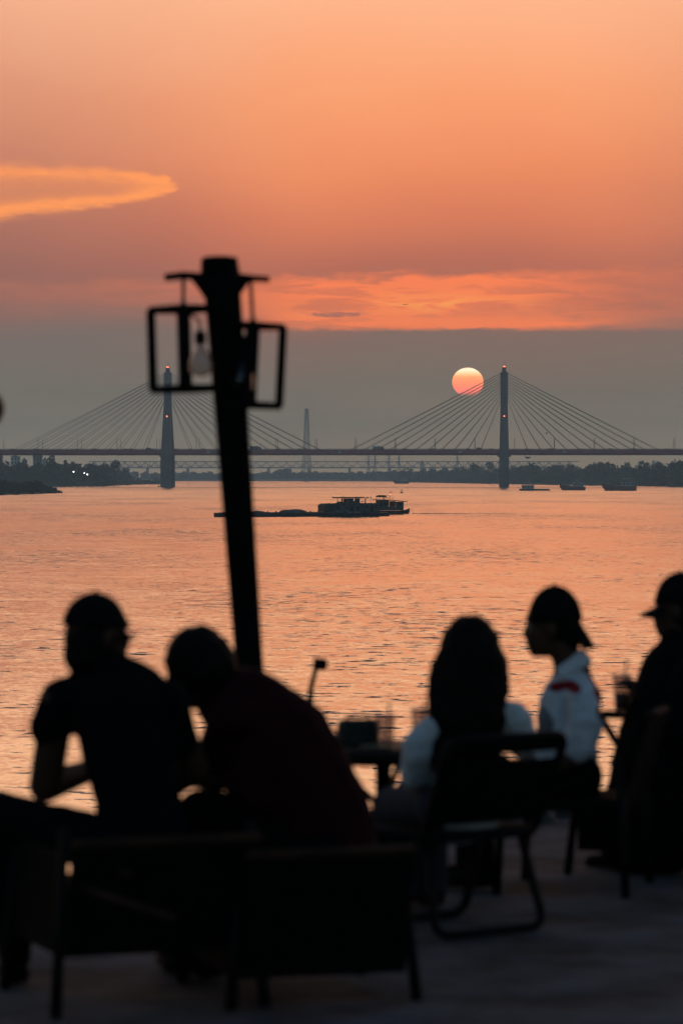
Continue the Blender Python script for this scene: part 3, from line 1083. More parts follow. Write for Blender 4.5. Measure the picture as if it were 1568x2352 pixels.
cbx(wh, 372, 160, 378, 214, -1.5, 1.5); cbx(wh, 622, 118, 628, 214, -1.5, 1.5)
wh.build('wheelhouse', CABIN, barge)
m_ = MB(); cbx(m_, 410, 130, 440, 165, -1.74, -1.66); m_.build('window', GLASSD, barge)
m_ = MB(); cbx(m_, 470, 130, 520, 165, -1.74, -1.66); m_.build('window', GLASSD, barge)
m_ = MB(); cbx(m_, 312, 98, 680, 116, -2.3, 2.3); m_.build('wheelhouse_roof', ROOFD, barge)
c_ = cxy(452, 194)
lb_ = MB()
lb_.tube([(c_[0] + .24 * math.cos(t), -1.28, c_[1] + .24 * math.sin(t)) for t in [2 * PI * j / 16 for j in range(17)]], .07, 6)
lb_.build('lifebuoy', ORANGE, barge)
ch = [cxy(712, 190), cxy(712, 120), cxy(722, 110), cxy(760, 107)]
MB().tube(fillet([(x, -.9, z) for x, z in ch], .12), .13, 8).build('exhaust_pipe', DARKM, barge)
fp = [cxy(790, 185), cxy(790, 95)]
fm = MB().tube([(fp[0][0], -.8, fp[0][1]), (fp[1][0], -.8, fp[1][1])], .035, 6)
fm.add([(fp[1][0] - .02, -.8, fp[1][1]), (fp[1][0] + .17, -.79, fp[1][1] - .05), (fp[1][0] + .16, -.8, fp[1][1] - .42), (fp[1][0], -.81, fp[1][1] - .4)], [(0, 1, 2, 3)])
fm.build('flag', DARKM, barge)
ra = MB()
for xx in range(820, 886, 16):
    p_ = cxy(xx, 182)
    ra.tube([(p_[0], -1.8, p_[1]), (p_[0], -1.8, p_[1] + .28)], .02, 4)
pa, pb = cxy(820, 165), cxy(884, 165)
ra.tube([(pa[0], -1.8, pa[1]), (pb[0], -1.8, pb[1])], .025, 4)
for xx, yy in ((640, 152), (655, 150), (672, 152)):
    p_ = cxy(xx, yy + 15); ra.ico((p_[0], -1.5, p_[1] + .06), .14, 1)
ra.build('rail', DARKM, barge)
p_ = cxy(428, 98)
MB().tube([(p_[0], 0, p_[1]), (p_[0], 0, p_[1] + .22), (p_[0] - .08, 0, p_[1] + .3)], .05, 6).build('searchlight', DARKM, barge)
st = MB()
for i in range(7):
    p_ = cxy(640 + i * 8, 232 + i * 12)
    st.box((p_[0], -2.25, p_[1]), (p_[0] + .22, -1.9, p_[1] + .05))
st.build('stair', CABIN, barge)

# tug lying against the barge's stern
TUGP = on_water(717.7 + 1115 * .1648, 1179.6)
tug = thing('tugboat', 'river tug with a long cabin and canopy pushing at the barge stern', 'boat', (TUGP.x, TUGP.y, 0), 0.10)


def cxy(x, y):
    u_ = 0.1648 * K * TUGP.y
    return (x - 1115) * u_, (326 - y) * u_


x0, x1 = cxy(872, 0)[0], cxy(1352, 0)[0]
th_ = hull(MB(), x1 - x0, 3.8, lambda t: cxy(0, 286)[1] + (cxy(0, 256)[1] - cxy(0, 286)[1]) * max(0, 1 - t / .22) ** 1.3, 0.4, 0.14, 0.05, 26)
for i, v in enumerate(th_.v):        # bow to the right
    th_.v[i] = Vector((-v.x + (x0 + x1) / 2, v.y, v.z))
th_.f = [tuple(reversed(f)) for f in th_.f]
th_.build('hull', HULLR2, tug)
ft = MB()
c_ = cxy(1335, 275)
for j, r in ((0, .30),):
    ft.tube([(c_[0] + .18 * math.cos(t) * .5, .0 + .55 * math.sin(t), c_[1] + .28 * math.cos(t)) for t in [2 * PI * k / 16 for k in range(17)]], .15, 8)
ft.build('tyre_fender', TYRE, tug, True)
cb = MB()
for a0, a1, y0 in ((884, 1058, 140), (1076, 1150, 152), (1166, 1262, 160)):
    cbx(cb, a0, y0, a1, 282, -1.55, -1.4)
    cbx(cb, a0, y0, a1, 282, 1.4, 1.55)
cbx(cb, 1150, 250, 1166, 282, -1.55, -1.4); cbx(cb, 1150, 250, 1166, 282, 1.4, 1.55)
cbx(cb, 1058, 235, 1076, 282, -1.55, -1.4); cbx(cb, 1058, 235, 1076, 282, 1.4, 1.55)
cbx(cb, 884, 140, 890, 282, -1.4, 1.4); cbx(cb, 1258, 168, 1262, 282, -1.4, 1.4)
cb.build('cabin', CABIN, tug)
for a0, a1 in ((920, 960), (985, 1030), (1100, 1130), (1195, 1235)):
    m_ = MB(); cbx(m_, a0, 178, a1, 215, -1.60, -1.5); m_.build('window', GLASSD, tug)
rf = MB()
pa, pb, pc = cxy(843, 126), cxy(1080, 132), cxy(1312, 156)
for q0, q1 in ((pa, pb), (pb, pc)):
    rf.add([(q0[0], -1.9, q0[1] - .2), (q1[0], -1.9, q1[1] - .14), (q1[0], 1.9, q1[1] - .14), (q0[0], 1.9, q0[1] - .2), (q0[0], -1.9, q0[1]), (q1[0], -1.9, q1[1]), (q1[0], 1.9, q1[1]), (q0[0], 1.9, q0[1])],
           [(0, 3, 2, 1), (4, 5, 6, 7), (0, 1, 5, 4), (1, 2, 6, 5), (2, 3, 7, 6), (3, 0, 4, 7)])
rf.build('cabin_roof', ROOFD, tug)
cn_ = MB()
pa, pb = cxy(888, 97), cxy(1020, 68)
prof = [(pa[0], pa[1]), (pa[0] + .02, pb[1] - .14), (pa[0] + .6, pb[1]), (pb[0] - .5, pb[1] - .02), (pb[0], pb[1] - .16), (pb[0], pa[1])]
cn_.loft([[Vector((x, y, z)) for x, z in prof] for y in (-1.3, 1.3)])
cn_.build('canopy', ROOFD, tug)
po = MB()
for xx in (890, 938, 988, 1018):
    q0, q1 = cxy(xx, 126), cxy(xx, 92)
    for yy in (-1.2, 1.2):
        po.tube([(q0[0], yy, q0[1]), (q1[0], yy, q1[1])], .035 if xx != 988 else .09, 6)
q0, q1, q2 = cxy(1018, 72), cxy(1116, 82), cxy(1116, 130)
for yy in (-1.2, 1.2):
    po.tube([(q0[0], yy, q0[1]), (q1[0], yy, q1[1]), (q2[0], yy, q2[1])], .03, 5)
q0, q1 = cxy(1020, 96), cxy(1075, 108)
po.tube([(q0[0], 0, q0[1]), (q1[0], 0, q1[1])], .05, 5)
po.build('canopy_post', DARKM, tug)
q0, q1 = cxy(1075, 130), cxy(1090, 0)
ms = MB().tube([(q0[0], 0, q0[1]), (q1[0], 0, q1[1])], .07, 6, .03)
q2, q3 = cxy(1072, 24), cxy(1106, 22)
ms.tube([(q2[0], 0, q2[1]), (q3[0], 0, q3[1])], .025, 5)
ms.ico((q2[0], 0, q2[1] - .02), .09, 1).ico((q3[0], 0, q3[1] - .02), .09, 1)
ms.build('mast', DARKM, tug)
q0 = cxy(1084, 62)
MB().ico((q0[0] - .02, -.1, q0[1]), .09, 2).build('navigation_light', BEACON, tug)
kl = MB()
q0, q1 = cxy(1180, 150), cxy(1312, 156)
kl.tube([(q0[0], -1.7, q0[1] + .08), (q1[0], -1.7, q1[1] + .02)], .03, 5).tube([(q1[0] - .3, 0, q1[1]), (q1[0] - .3, 0, q1[1] - .28)], .05, 5)
kl.build('roof_rail', DARKM, tug)


wk = MB()
rw = random.Random(8)
for i in range(60):
    xa = x1 + .4 + i * .55 + rw.uniform(0, .5)
    yy = TUGP.y - 1.2 + rw.uniform(-1.2, 1.2) - i * .05
    L, hgt = rw.uniform(.8, 2.4), .16 * (1 - i / 75) * rw.uniform(.6, 1.2)
    X_ = TUGP.x + xa
    wk.add([(X_, yy, .003), (X_ + L * .3, yy - .25, .004), (X_ + L * .7, yy - .25, .004), (X_ + L, yy, .003), (X_ + L * .7, yy + .1, hgt), (X_ + L * .3, yy + .1, hgt), (X_ + L * .5, yy + .5, .004)],
           [(0, 1, 5), (1, 2, 4, 5), (2, 3, 4), (0, 5, 6), (5, 4, 6), (4, 3, 6)])
tag(wk.build('wake', mat('wake_water', (0.018, 0.026, 0.026), 0.12)), 'dark broken ripples of wake trailing from the tug', 'wake', kind='stuff')


def riverboat(name, x0, x1, ywl, label, bow_h, mid_h, cab, canopy, hullm, group, flip=False, hold=True):
    Y = CAM_H / ((ywl - HOR) * K)
    u = K * Y
    L = (x1 - x0) * u
    t = thing(name, label, 'boat', ((x0 + x1 - 1568) / 2 * u, Y, 0), 0.0, group)
    B = L * 0.22
    sh = lambda q: mid_h * u + (bow_h - mid_h) * u * max(0, 1 - q / .62) ** 1.5 + .10 * u * max(0, q - .85)
    hull(MB(), L, B, sh, 0.4, 0.12, 0.07, 26, 0.7).build('hull', hullm, t)
    g_ = MB()
    for i in range(14):
        a, b_ = -L / 2 + L * (.08 + .06 * i), -L / 2 + L * (.08 + .06 * (i + 1))
        q0, q1 = .08 + .06 * i, .08 + .06 * (i + 1)
        for s in (-1, 1):
            g_.tube([(a, s * B * .49, sh(q0) + .08), (b_, s * B * .49, sh(q1) + .08)], .13, 5)
    g_.build('gunwale', CABW, t)
    if hold:
        h_ = MB()
        h_.box((-L * .40, -B * .36, mid_h * u * .6), (L * .1, B * .36, mid_h * u + .5))
        h_.build('hold', HULL, t)
    c0, c1, ch_ = cab
    xa, xb = -L / 2 + L * c0, -L / 2 + L * c1
    z0 = mid_h * u * .8
    MB().box((xa, -B * .40, z0), (xb, B * .40, z0 + ch_ * u)).build('cabin', BOATC, t)
    for i in range(3):
        xc = xa + (xb - xa) * (.2 + .3 * i)
        MB().box((xc - L * .018, -B * .415, z0 + ch_ * u * .5), (xc + L * .018, -B * .38, z0 + ch_ * u * .82)).build('window', GLASSD, t)
    MB().box((xa - L * .03, -B * .46, z0 + ch_ * u), (xb + L * .02, B * .46, z0 + ch_ * u + .22)).build('cabin_roof', CABW, t)
    if canopy:
        k0, k1, kh = canopy
        ka, kb = -L / 2 + L * k0, -L / 2 + L * k1
        zz = z0 + ch_ * u + .2
        MB().loft([[Vector((x, y, z)) for x, z in ((ka, zz + kh * u), (ka + .4, zz + kh * u + .3), (kb - .4, zz + kh * u + .3), (kb, zz + kh * u))] for y in (-B * .3, B * .3)]).build('canopy', CABW, t)
        p2 = MB()
        for xx in (ka + .2, kb - .2):
            for s in (-1, 1):
                p2.tube([(xx, s * B * .28, zz - .1), (xx, s * B * .28, zz + kh * u + .1)], .07, 5)
        p2.build('canopy_post', DARKM, t)
    MB().tube([(xb - .4, 0, z0 + ch_ * u), (xb - .4, 0, z0 + ch_ * u + 5 * u)], .06, 5).build('mast', DARKM, t)
    MB().tube([(L / 2 - .1, B * .3 * math.cos(q), mid_h * u * .55 + .45 * math.sin(q)) for q in [2 * PI * k / 10 for k in range(11)]], .2, 6).build('tyre_fender', TYRE, t, True)
    return t


RBG = 'boats lying off the right bank'
riverboat('sand_barge', 1382, 1461, 1127, 'larger oxide-red sand barge with a high bow off the right bank', 19, 10.5, (.56, .93, 11), (.60, .84, 7.5), HULLR, RBG)
riverboat('river_barge', 1285, 1344, 1126, 'smaller dark river barge between the sand barge and the low houseboat', 16, 8.5, (.53, .92, 11), (.56, .78, 4.5), HULLR, RBG)
hb = riverboat('low_houseboat', 1192, 1262, 1127, 'low flat houseboat with a small cabin beside the right tower', 4.6, 3.6, (.09, .48, 9), (.27, .45, 2.2), HULL, RBG, False, False)
riverboat('far_boat', 903, 939, 1111, 'small hazy boat moored below the far right wood', 9, 6, (.45, .9, 7), (.5, .75, 3), HULL, RBG, False, False)

# floating house by the left tower
p = on_water(352, 1112)
fh = thing('floating_house', 'low floating house with a shallow roof moored behind the left tower', 'house', (p.x, p.y - 30, 0))
u = K * (p.y - 30)
MB().box((-16 * u, -3, -.4), (20 * u, 6, 1.6)).build('pontoon', HULL, fh)
MB().box((-6 * u, -2, 1.6), (18 * u, 5, 4.6)).build('wall', CABIN, fh)
MB().add([(-8 * u, -3, 4.6), (20 * u, -3, 4.6), (20 * u, 6, 4.6), (-8 * u, 6, 4.6), (0, 1.5, 7.4), (12 * u, 1.5, 7.4)], [(0, 1, 5, 4), (2, 3, 4, 5), (1, 2, 5), (3, 0, 4), (0, 3, 2, 1)]).build('roof', ROOFD, fh)
MB().box((-15 * u, -2, 1.6), (-8 * u, 3, 3.0)).build('shed', CABIN, fh)
for i in range(3):
    MB().box((-3 * u + i * 6 * u, -2.06, 2.3), (-3 * u + i * 6 * u + 1.3, -1.9, 3.7)).build('window', GLASSD, fh)


def buoy(x, y, h, label):
    p = on_water(x, y)
    s = h
    t = thing('buoy', label, 'buoy', (p.x, p.y, 0))
    MB().lathe([(.25 * s, -.3), (.36 * s, 0), (.36 * s, .22 * s), (.25 * s, .3 * s)], (0, 0, 0), 14).build('float', HULLR, t, False)
    f = MB()
    for k in range(4):
        a = k * PI / 2 + .4
        f.tube([(.22 * s * math.cos(a), .22 * s * math.sin(a), .28 * s), (.06 * s * math.cos(a), .06 * s * math.sin(a), .85 * s)], .028 * s, 5)
    f.build('cage', DARKM, t)
    MB().lathe([(.09 * s, .84 * s), (.11 * s, .9 * s), (.04 * s, 1.05 * s)], (0, 0, 0), 10).build('topmark', DARKM, t)
    return t


buoy(922, 1132.5, 2.2, 'small conical channel buoy right of the tug')
buoy(365, 1118.5, 2.5, 'small conical channel buoy beside the left tower')

# bare branch sticking out of the water off the spit
p = on_water(136, 1131.5)
br = MB()
for a, L in ((-.5, 1.7), (.3, 1.5), (.9, 1.3), (-1.1, 1.0)):
    br.tube([(0, 0, -.3), (math.sin(a) * L * .4, 0, .5 * L), (math.sin(a) * L, .1, math.cos(a) * L + .1)], .09, 5, .03)
o = br.build('bare_branch', BARK)
o.location = (p.x, p.y, 0)
tag(o, 'bare forked branch sticking out of the water off the spit', 'branch')

# ------------------------------------------------------------------ birds and plane
BIRD = mat('bird_plumage', (0.02, 0.018, 0.018), 0.8)


def bird(x, y, Y, span, label, flap, yaw):
    mb = MB()
    s = span
    mb.loft([[Vector((r * math.cos(a), yy, r * math.sin(a))) for a in [2 * PI * j / 8 for j in range(8)]] for yy, r in ((-.25 * s, .012 * s), (-.12 * s, .05 * s), (.05 * s, .06 * s), (.17 * s, .04 * s), (.24 * s, .01 * s))])
    for sd in (-1, 1):
        zs = flap
        mb.add([(sd * .03 * s, .1 * s, .02 * s), (sd * .25 * s, .12 * s, zs * .22 * s), (sd * .5 * s, -.04 * s, zs * .30 * s), (sd * .24 * s, -.02 * s, zs * .2 * s), (sd * .03 * s, -.08 * s, .02 * s),
                (sd * .03 * s, .1 * s, 0), (sd * .25 * s, .12 * s, zs * .22 * s - .012 * s), (sd * .24 * s, -.02 * s, zs * .2 * s - .012 * s), (sd * .03 * s, -.08 * s, 0)],
               [(0, 1, 3, 4), (1, 2, 3), (5, 8, 7, 6), (6, 7, 2), (0, 5, 6, 1), (1, 6, 2), (3, 7, 8, 4), (2, 7, 3)])
    mb.add([(-.05 * s, -.34 * s, 0), (.05 * s, -.34 * s, 0), (0, -.2 * s, .01 * s), (0, -.2 * s, -.01 * s)], [(0, 1, 2), (1, 0, 3)])
    o = mb.build('bird', BIRD)
    o.location = P(x, y, Y)
    o.rotation_euler = (0.1, 0.15, yaw)
    return tag(o, label, 'bird', 'birds in the sunset sky')


for a in ((741, 378, 420, .36, 'tiny bird, the highest in the open sky', 1.2, .8), (801, 460, 420, .46, 'dark bird with spread wings in the open sky above the cloud band', .9, .5),
          (758, 559, 520, .32, 'tiny bird below the spread-winged one', .5, 1.2), (357, 608, 480, .3, 'tiny bird left of the lamp post top', .8, 1.0),
          (939, 833, 480, .4, 'bird under the burning cloud band left of the sun', -.6, .2), (1081, 861, 520, .26, 'tiny bird in front of the sun', .6, .9),
          (1070, 968, 480, .38, 'bird among the stay cables below the sun', .3, .2), (1255, 996, 430, .46, 'bird with raised wings right of the right tower', 1.8, .9)):
    bird(*a)

pl = thing('airliner', 'distant airliner crossing the burning cloud band', 'airplane', P(930, 699, 25000), 0.0)
PM = mat('airliner_skin', (0.25, 0.25, 0.27), 0.5)
MB().loft([[Vector((x, r * math.cos(a), r * math.sin(a))) for a in [2 * PI * j / 10 for j in range(10)]] for x, r in ((-17, .3), (-15, 1.5), (-11, 2), (8, 2), (15, 1.0), (18, .3))]).build('fuselage', PM, pl, True)
for s in (-1, 1):
    MB().add([(-4, s * 1.5, -.8), (3, s * 1.5, -.8), (8, s * 17, 1.0), (6, s * 17, 1.0), (-4, s * 1.5, -.3), (3, s * 1.5, -.3), (8, s * 17, 1.3), (6, s * 17, 1.3)],
             [(0, 1, 2, 3), (7, 6, 5, 4), (0, 4, 5, 1), (1, 5, 6, 2), (2, 6, 7, 3), (3, 7, 4, 0)]).build('wing', PM, pl)
MB().add([(11, -.2, 1), (17, -.2, 1), (18.5, -.2, 6.5), (16.5, -.2, 6.5), (11, .2, 1), (17, .2, 1), (18.5, .2, 6.5), (16.5, .2, 6.5)],
         [(0, 1, 2, 3), (7, 6, 5, 4), (0, 4, 5, 1), (1, 5, 6, 2), (2, 6, 7, 3), (3, 7, 4, 0)]).build('tail_fin', PM, pl)

# ------------------------------------------------------------------ the setting sun, flattened by refraction, dimmed towards its foot by thicker air
SD = 40000.0
sm = bpy.data.materials.new('sun_surface')
sm.use_nodes = True
E.nt = nt = sm.node_tree
nt.nodes.clear()
tcn = nt.nodes.new('ShaderNodeTexCoord')
s3 = nt.nodes.new('ShaderNodeSeparateXYZ')
nt.links.new(tcn.outputs['Object'], s3.inputs[0])
zz = E(s3.outputs[2]) * 0.5 + 0.5
cr_ = ramp(zz, [(0.0, lin(170, 112, 100)), (0.09, lin(222, 112, 96)), (0.22, lin(253, 118, 94)), (0.45, lin(255, 132, 88)), (0.66, lin(255, 150, 92)), (0.80, lin(255, 196, 138)), (0.93, lin(255, 232, 196)), (1.0, lin(255, 205, 150))])
em = nt.nodes.new('ShaderNodeEmission')
nt.links.new(cr_, em.inputs[0])
em.inputs[1].default_value = 2.3 * GAIN
tr = nt.nodes.new('ShaderNodeBsdfTransparent')
mx = nt.nodes.new('ShaderNodeMixShader')
nt.links.new(smooth(zz, -0.02, 0.20).s, mx.inputs[0])
nt.links.new(tr.outputs[0], mx.inputs[1])
nt.links.new(em.outputs[0], mx.inputs[2])
ou = nt.nodes.new('ShaderNodeOutputMaterial')
nt.links.new(mx.outputs[0], ou.inputs[0])
bm = bmesh.new()
bmesh.ops.create_uvsphere(bm, u_segments=96, v_segments=64, radius=1.0)
me = bpy.data.meshes.new('sun')
bm.to_mesh(me)
bm.free()
sun = link('sun', me, sm, None, True)
sun.location = P(1074, 877, SD)
rs = 36 * K * SD
sun.scale = (rs, rs * .3, rs * 0.915)
tag(sun, 'glowing orange setting sun behind the stay cables', kind='structure')

# ================================================================== THE TERRACE
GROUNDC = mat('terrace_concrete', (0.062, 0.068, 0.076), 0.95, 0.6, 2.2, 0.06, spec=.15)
ed = [Vector((-6.0, 5.0, FLOOR)), Vector((-3.2, 9.56, FLOOR)), Vector((-1.31, 12.6, FLOOR)), Vector((0.1, 14.9, FLOOR)), Vector((1.05, 16.4, FLOOR)), Vector((2.6, 18.9, FLOOR)), Vector((6.0, 24.4, FLOOR))]
ed = refine(ed, 6)
rng = random.Random(3)
ed = [p + Vector((rng.uniform(-.04, .04), rng.uniform(-.06, .06), 0)) for p in ed]
mb = MB()
NX = 40
rows = []
for p in ed:
    row = []
    for j in range(NX + 1):
        t = j / NX
        q = Vector((p.x, p.y + (-8 - p.y) * t, 0))
        row.append(Vector((q.x, q.y, FLOOR + 0.012 * mnoise.noise(Vector((q.x * 2.1, q.y * 2.1, 0))) + 0.006 * mnoise.noise(q * 7))))
    rows.append(row)
n = NX + 1
mb.add([v for r in rows for v in r], [(i * n + j, i * n + j + 1, (i + 1) * n + j + 1, (i + 1) * n + j) for i in range(len(rows) - 1) for j in range(NX)])
out = Vector((-.85, .53, 0))
r2 = []
for p in ed:
    r2.append([p + Vector((0, 0, -.0)), p + out * .05 + Vector((0, 0, -.5)), p + out * 3 + Vector((0, 0, -3.6)), p + out * 11 + Vector((0, 0, -FLOOR - .6))])
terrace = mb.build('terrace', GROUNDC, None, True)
tag(terrace, 'rough grey concrete terrace floor above the river', kind='structure')
mb = MB()
mb.add([v + Vector((0, 0, -.004)) for r in r2 for v in r], [(i * 4 + j, (i + 1) * 4 + j, (i + 1) * 4 + j + 1, i * 4 + j + 1) for i in range(len(r2) - 1) for j in range(3)])
tag(mb.build('near_bank', SOIL), 'steep soil slope below the terrace edge', kind='structure')

# kerb stones and weeds on the terrace edge
STONE = mat('edge_stone', (0.07, 0.066, 0.06), 0.95, 0.35, 6, 0.01)
for i in range(26):
    t = 0.22 + 0.6 * i / 26
    p = path_at(ed, t)
    s = rng.uniform(.05, .11)
    o = MB().ico((0, 0, 0), (s * 1.3, s, s * .7), 2, None, .35, i).build('stone', STONE)
    o.location = p + Vector((.05, -.06, s * .3))
    o.rotation_euler = (0, 0, rng.uniform(0, 3))
    tag(o, 'rough grey stone lying along the terrace edge', 'stone', 'stones along the terrace edge')
WEED = mat('weed_leaf', (0.03, 0.045, 0.02), 0.8, 0.3)
for i, (xd, yd) in enumerate(((1292, 1880), (1312, 1886), (1330, 1880), (1374, 1868), (1384, 1876))):
    Yw = 16.25 + i * .03
    base = Vector(((xd - 784) * K * Yw, Yw, FLOOR))
    w_ = MB()
    for k in range(9):
        a = k * 2.4
        L = rng.uniform(.05, .13)
        d = Vector((math.cos(a) * .5, math.sin(a) * .5, 1)).normalized()
        sidev = d.cross(Vector((math.sin(a), math.cos(a), .2))).normalized()
        w_.add([Vector((0, 0, -.01)), d * L * .5 + sidev * .010, d * L, d * L * .5 - sidev * .010, d * L * .5 + Vector((0, 0, .004))], [(0, 1, 4), (1, 2, 4), (2, 3, 4), (3, 0, 4)])
    o = w_.build('weed', WEED)
    o.location = base
    tag(o, 'tuft of weeds growing from the terrace edge', 'weed', 'weeds on the terrace edge')

# ------------------------------------------------------------------ lamp post with hanging lanterns
BLACKP = mat('black_painted_wood', (0.004, 0.004, 0.004), 0.8, 0.3, 8, 0.003, spec=.06)
BLACKM = mat('black_iron', (0.004, 0.004, 0.004), 0.7, 0.3, spec=.08)
CORD = mat('cord', (0.10, 0.07, 0.06), 0.8)
PY = 12.6
lp = thing('lamp_post', 'leaning black wooden lamp post with a cross arm on the terrace', 'lamp post', (P(588, 0, PY + .25).x, PY + .25, FLOOR), 0, None, True)
fx = lambda y: 506 + (y - 600) * (569 - 506) / 880
wd = lambda y: 85 - (y - 620) * 20 / 860
rings = []
for y in (612, 700, 800, 900, 1100, 1300, 1500, 1800, 2060):
    Yp = PY + (y - 612) / 1450 * .3
    c = P(fx(y), y, Yp)
    r = wd(min(y, 1500)) / 2 * K * Yp
    rings.append([c + Vector((r * math.cos(a), r * math.sin(a), 0)) for a in [2 * PI * j / 16 for j in range(16)]])
zb = rings[-1][0].z
m_ = MB()
low = [Vector((v.x, v.y, FLOOR - .05)) for v in rings[-1]]
m_.loft(rings + [low] if zb > FLOOR else rings)
m_.build('post', BLACKP, lp, True)
m_ = MB()
c = P(504, 628, PY)
u = K * PY
m_.loft([[c + Vector((r * u * math.cos(a), r * u * math.sin(a), z * u)) for a in [2 * PI * j / 20 for j in range(20)]] for r, z in ((43, 0), (43, 30), (40, 37), (25, 40))])
m_.build('post_cap', BLACKP, lp, True)
m_ = MB()
a, b = P(378, 636, PY - .02), P(506, 633, PY)
c, d = P(506, 633, PY), P(618, 641, PY + .02)
m_.tube([P(378, 637, PY - .03), P(420, 632, PY - .02), P(470, 636, PY)], 8.5 * u, 8, 10 * u)
m_.tube([P(538, 635, PY), P(580, 639, PY + .01), P(619, 641, PY + .02)], 9.5 * u, 8, 7 * u)
m_.tube([P(460, 636, PY), P(545, 637, PY)], 10 * u, 8)
m_.build('cross_arm', BLACKP, lp, True)
for s, (x0, x1) in ((-1, (438, 486)), (1, (576, 530))):
    m_ = MB()
    for dy in (-.02,):
        A, B, C = P(x0, 640, PY), P(x1, 640, PY), P(x1 - s * 4, 716, PY)
        A2 = P((x0 + x1) / 2 - s * -4, 668, PY)
        m_.loft([[v + Vector((0, q, 0)) for v in (A, B, C, A2)] for q in (-.025, .025)])
    m_.build('gusset', BLACKP, lp)



def thin_glass(name, tint, edge, base):
    """thin clear wall: mostly passes the light, shines more where seen edge-on"""
    m = bpy.data.materials.new(name)
    m.use_nodes = True
    E.nt = nt = m.node_tree
    nt.nodes.clear()
    lw = nt.nodes.new('ShaderNodeLayerWeight')
    lw.inputs[0].default_value = 0.5
    f = E(lw.outputs['Facing']).pow(2.5) * edge + base
    t = nt.nodes.new('ShaderNodeBsdfTransparent')
    t.inputs[0].default_value = (*tint, 1)
    g = nt.nodes.new('ShaderNodeBsdfGlossy')
    g.inputs['Roughness'].default_value = 0.12
    g.inputs['Color'].default_value = (.8, .8, .8, 1)
    mx = nt.nodes.new('ShaderNodeMixShader')
    nt.links.new(f.min(1.0).s, mx.inputs[0])
    nt.links.new(t.outputs[0], mx.inputs[1])
    nt.links.new(g.outputs[0], mx.inputs[2])
    o = nt.nodes.new('ShaderNodeOutputMaterial')
    nt.links.new(mx.outputs[0], o.inputs[0])
    return m


BULBG = thin_glass('bulb_glass', (.80, .80, .80), .7, .06)
CLEAR = BULBG


def BULB(h):
    o_ = [(.014, -.43), (.02, -.5), (.036, -.6), (.046, -.7), (.042, -.79), (.024, -.845), (.006, -.86)]
    return [(r, z * h) for r, z in o_] + [(max(.002, r - .0016), z * h + .0016) for r, z in reversed(o_)]


def lantern(name, label, x0, x1, y0, y1, Y, tilt, hang, rot, th, bd):
    """open square iron frame with a bulb, hung by a cord"""
    u = K * Y
    cx, top, h = (x0 + x1) / 2, P((x0 + x1) / 2, y0, Y), (y1 - y0) * u
    w = (x1 - x0) * u / (abs(math.cos(rot)) + abs(math.sin(rot)))
    t = thing(name, label, 'lantern', top, 0, 'lanterns hanging from the post')
    R = Matrix.Rotation(tilt, 3, 'Y') @ Matrix.Rotation(rot, 3, 'Z')
    cs = [Vector((sx * w / 2, sy * w / 2, 0)) for sx, sy in ((-1, -1), (1, -1), (1, 1), (-1, 1))]
    dn = Vector((0, 0, -h))
    for i in range(4):
        a, b = cs[i], cs[(i + 1) % 4]
        MB().tube([R @ a, R @ (a + dn)], th, 6).build('upright', BLACKM, t)
        MB().tube([R @ a, R @ b], th * .8, 6).build('top_rail', BLACKM, t)
        MB().tube([R @ (a + dn), R @ (b + dn)], th * .85, 6).build('bottom_rail', BLACKM, t)
    MB().tube([R @ cs[0], R @ cs[2]], th * .7, 6).tube([R @ cs[1], R @ cs[3]], th * .7, 6).build('top_cross', BLACKM, t)
    H = hang - top
    MB().tube([Vector((0, 0, -.002)), H], .0085, 6).build('cord', CORD, t)
    MB().lathe([(.008, 0), (.014, -.02), (.014, -.04)], (0, 0, .03), 8).build('cord_grip', BLACKM, t)
    sk = MB()
    R = Matrix.Rotation(tilt, 3, 'Y')
    sk.tube([R @ Vector((0, 0, 0)), R @ Vector((bd, 0, -h * .15)), R @ Vector((bd, 0, -h * .30))], .006, 6)
    sk.loft([[R @ Vector((bd + r * math.cos(a), r * math.sin(a), z)) for a in [2 * PI * j / 14 for j in range(14)]] for r, z in ((.014, -h * .28), (.02, -h * .30), (.022, -h * .42), (.018, -h * .44))])
    sk.build('socket', BLACKM, t, True)
    bl = MB()
    bl.loft([[R @ Vector((bd + r * math.cos(a), r * math.sin(a), z)) for a in [2 * PI * j / 20 for j in range(20)]] for r, z in BULB(h)])
    bl.build('bulb', BULBG, t, True)
    return t


u = K * PY
lantern('lantern', 'open iron lantern hanging higher, its bulb beside the post', 346, 496, 710, 893, PY - .02, -.03, P(421, 636, PY - .02), .76, 12.0 * u, .06)
lantern('lantern', 'open iron lantern hanging lower on the short side of the arm', 512, 650, 748, 930, PY + .02, .05, P(575, 640, PY + .02), .72, 11.5 * u, -.03)

# a second post standing off to the left carries a small dark red globe
gp = thing('globe_lantern', 'small dark red globe lantern hanging alone from a thin arm', 'lantern', (P(-200, 0, 12).x, 12, FLOOR), 0, None, True)
gc = P(-37, 938, 12)
MB().ico(gc, .0745, 3).build('globe', mat('dark_red_globe', (0.05, 0.008, 0.008), 0.5, .2), gp, True)
MB().tube([Vector((P(-200, 0, 12).x, 12, FLOOR - .02)), Vector((P(-200, 0, 12).x, 12, gc.z + .25))], .04, 10).build('post', BLACKP, gp, True)
MB().tube([Vector((P(-200, 0, 12).x, 12, gc.z + .22)), gc + Vector((0, 0, .22)), gc + Vector((0, 0, .06))], .012, 8).build('arm', BLACKM, gp, True)

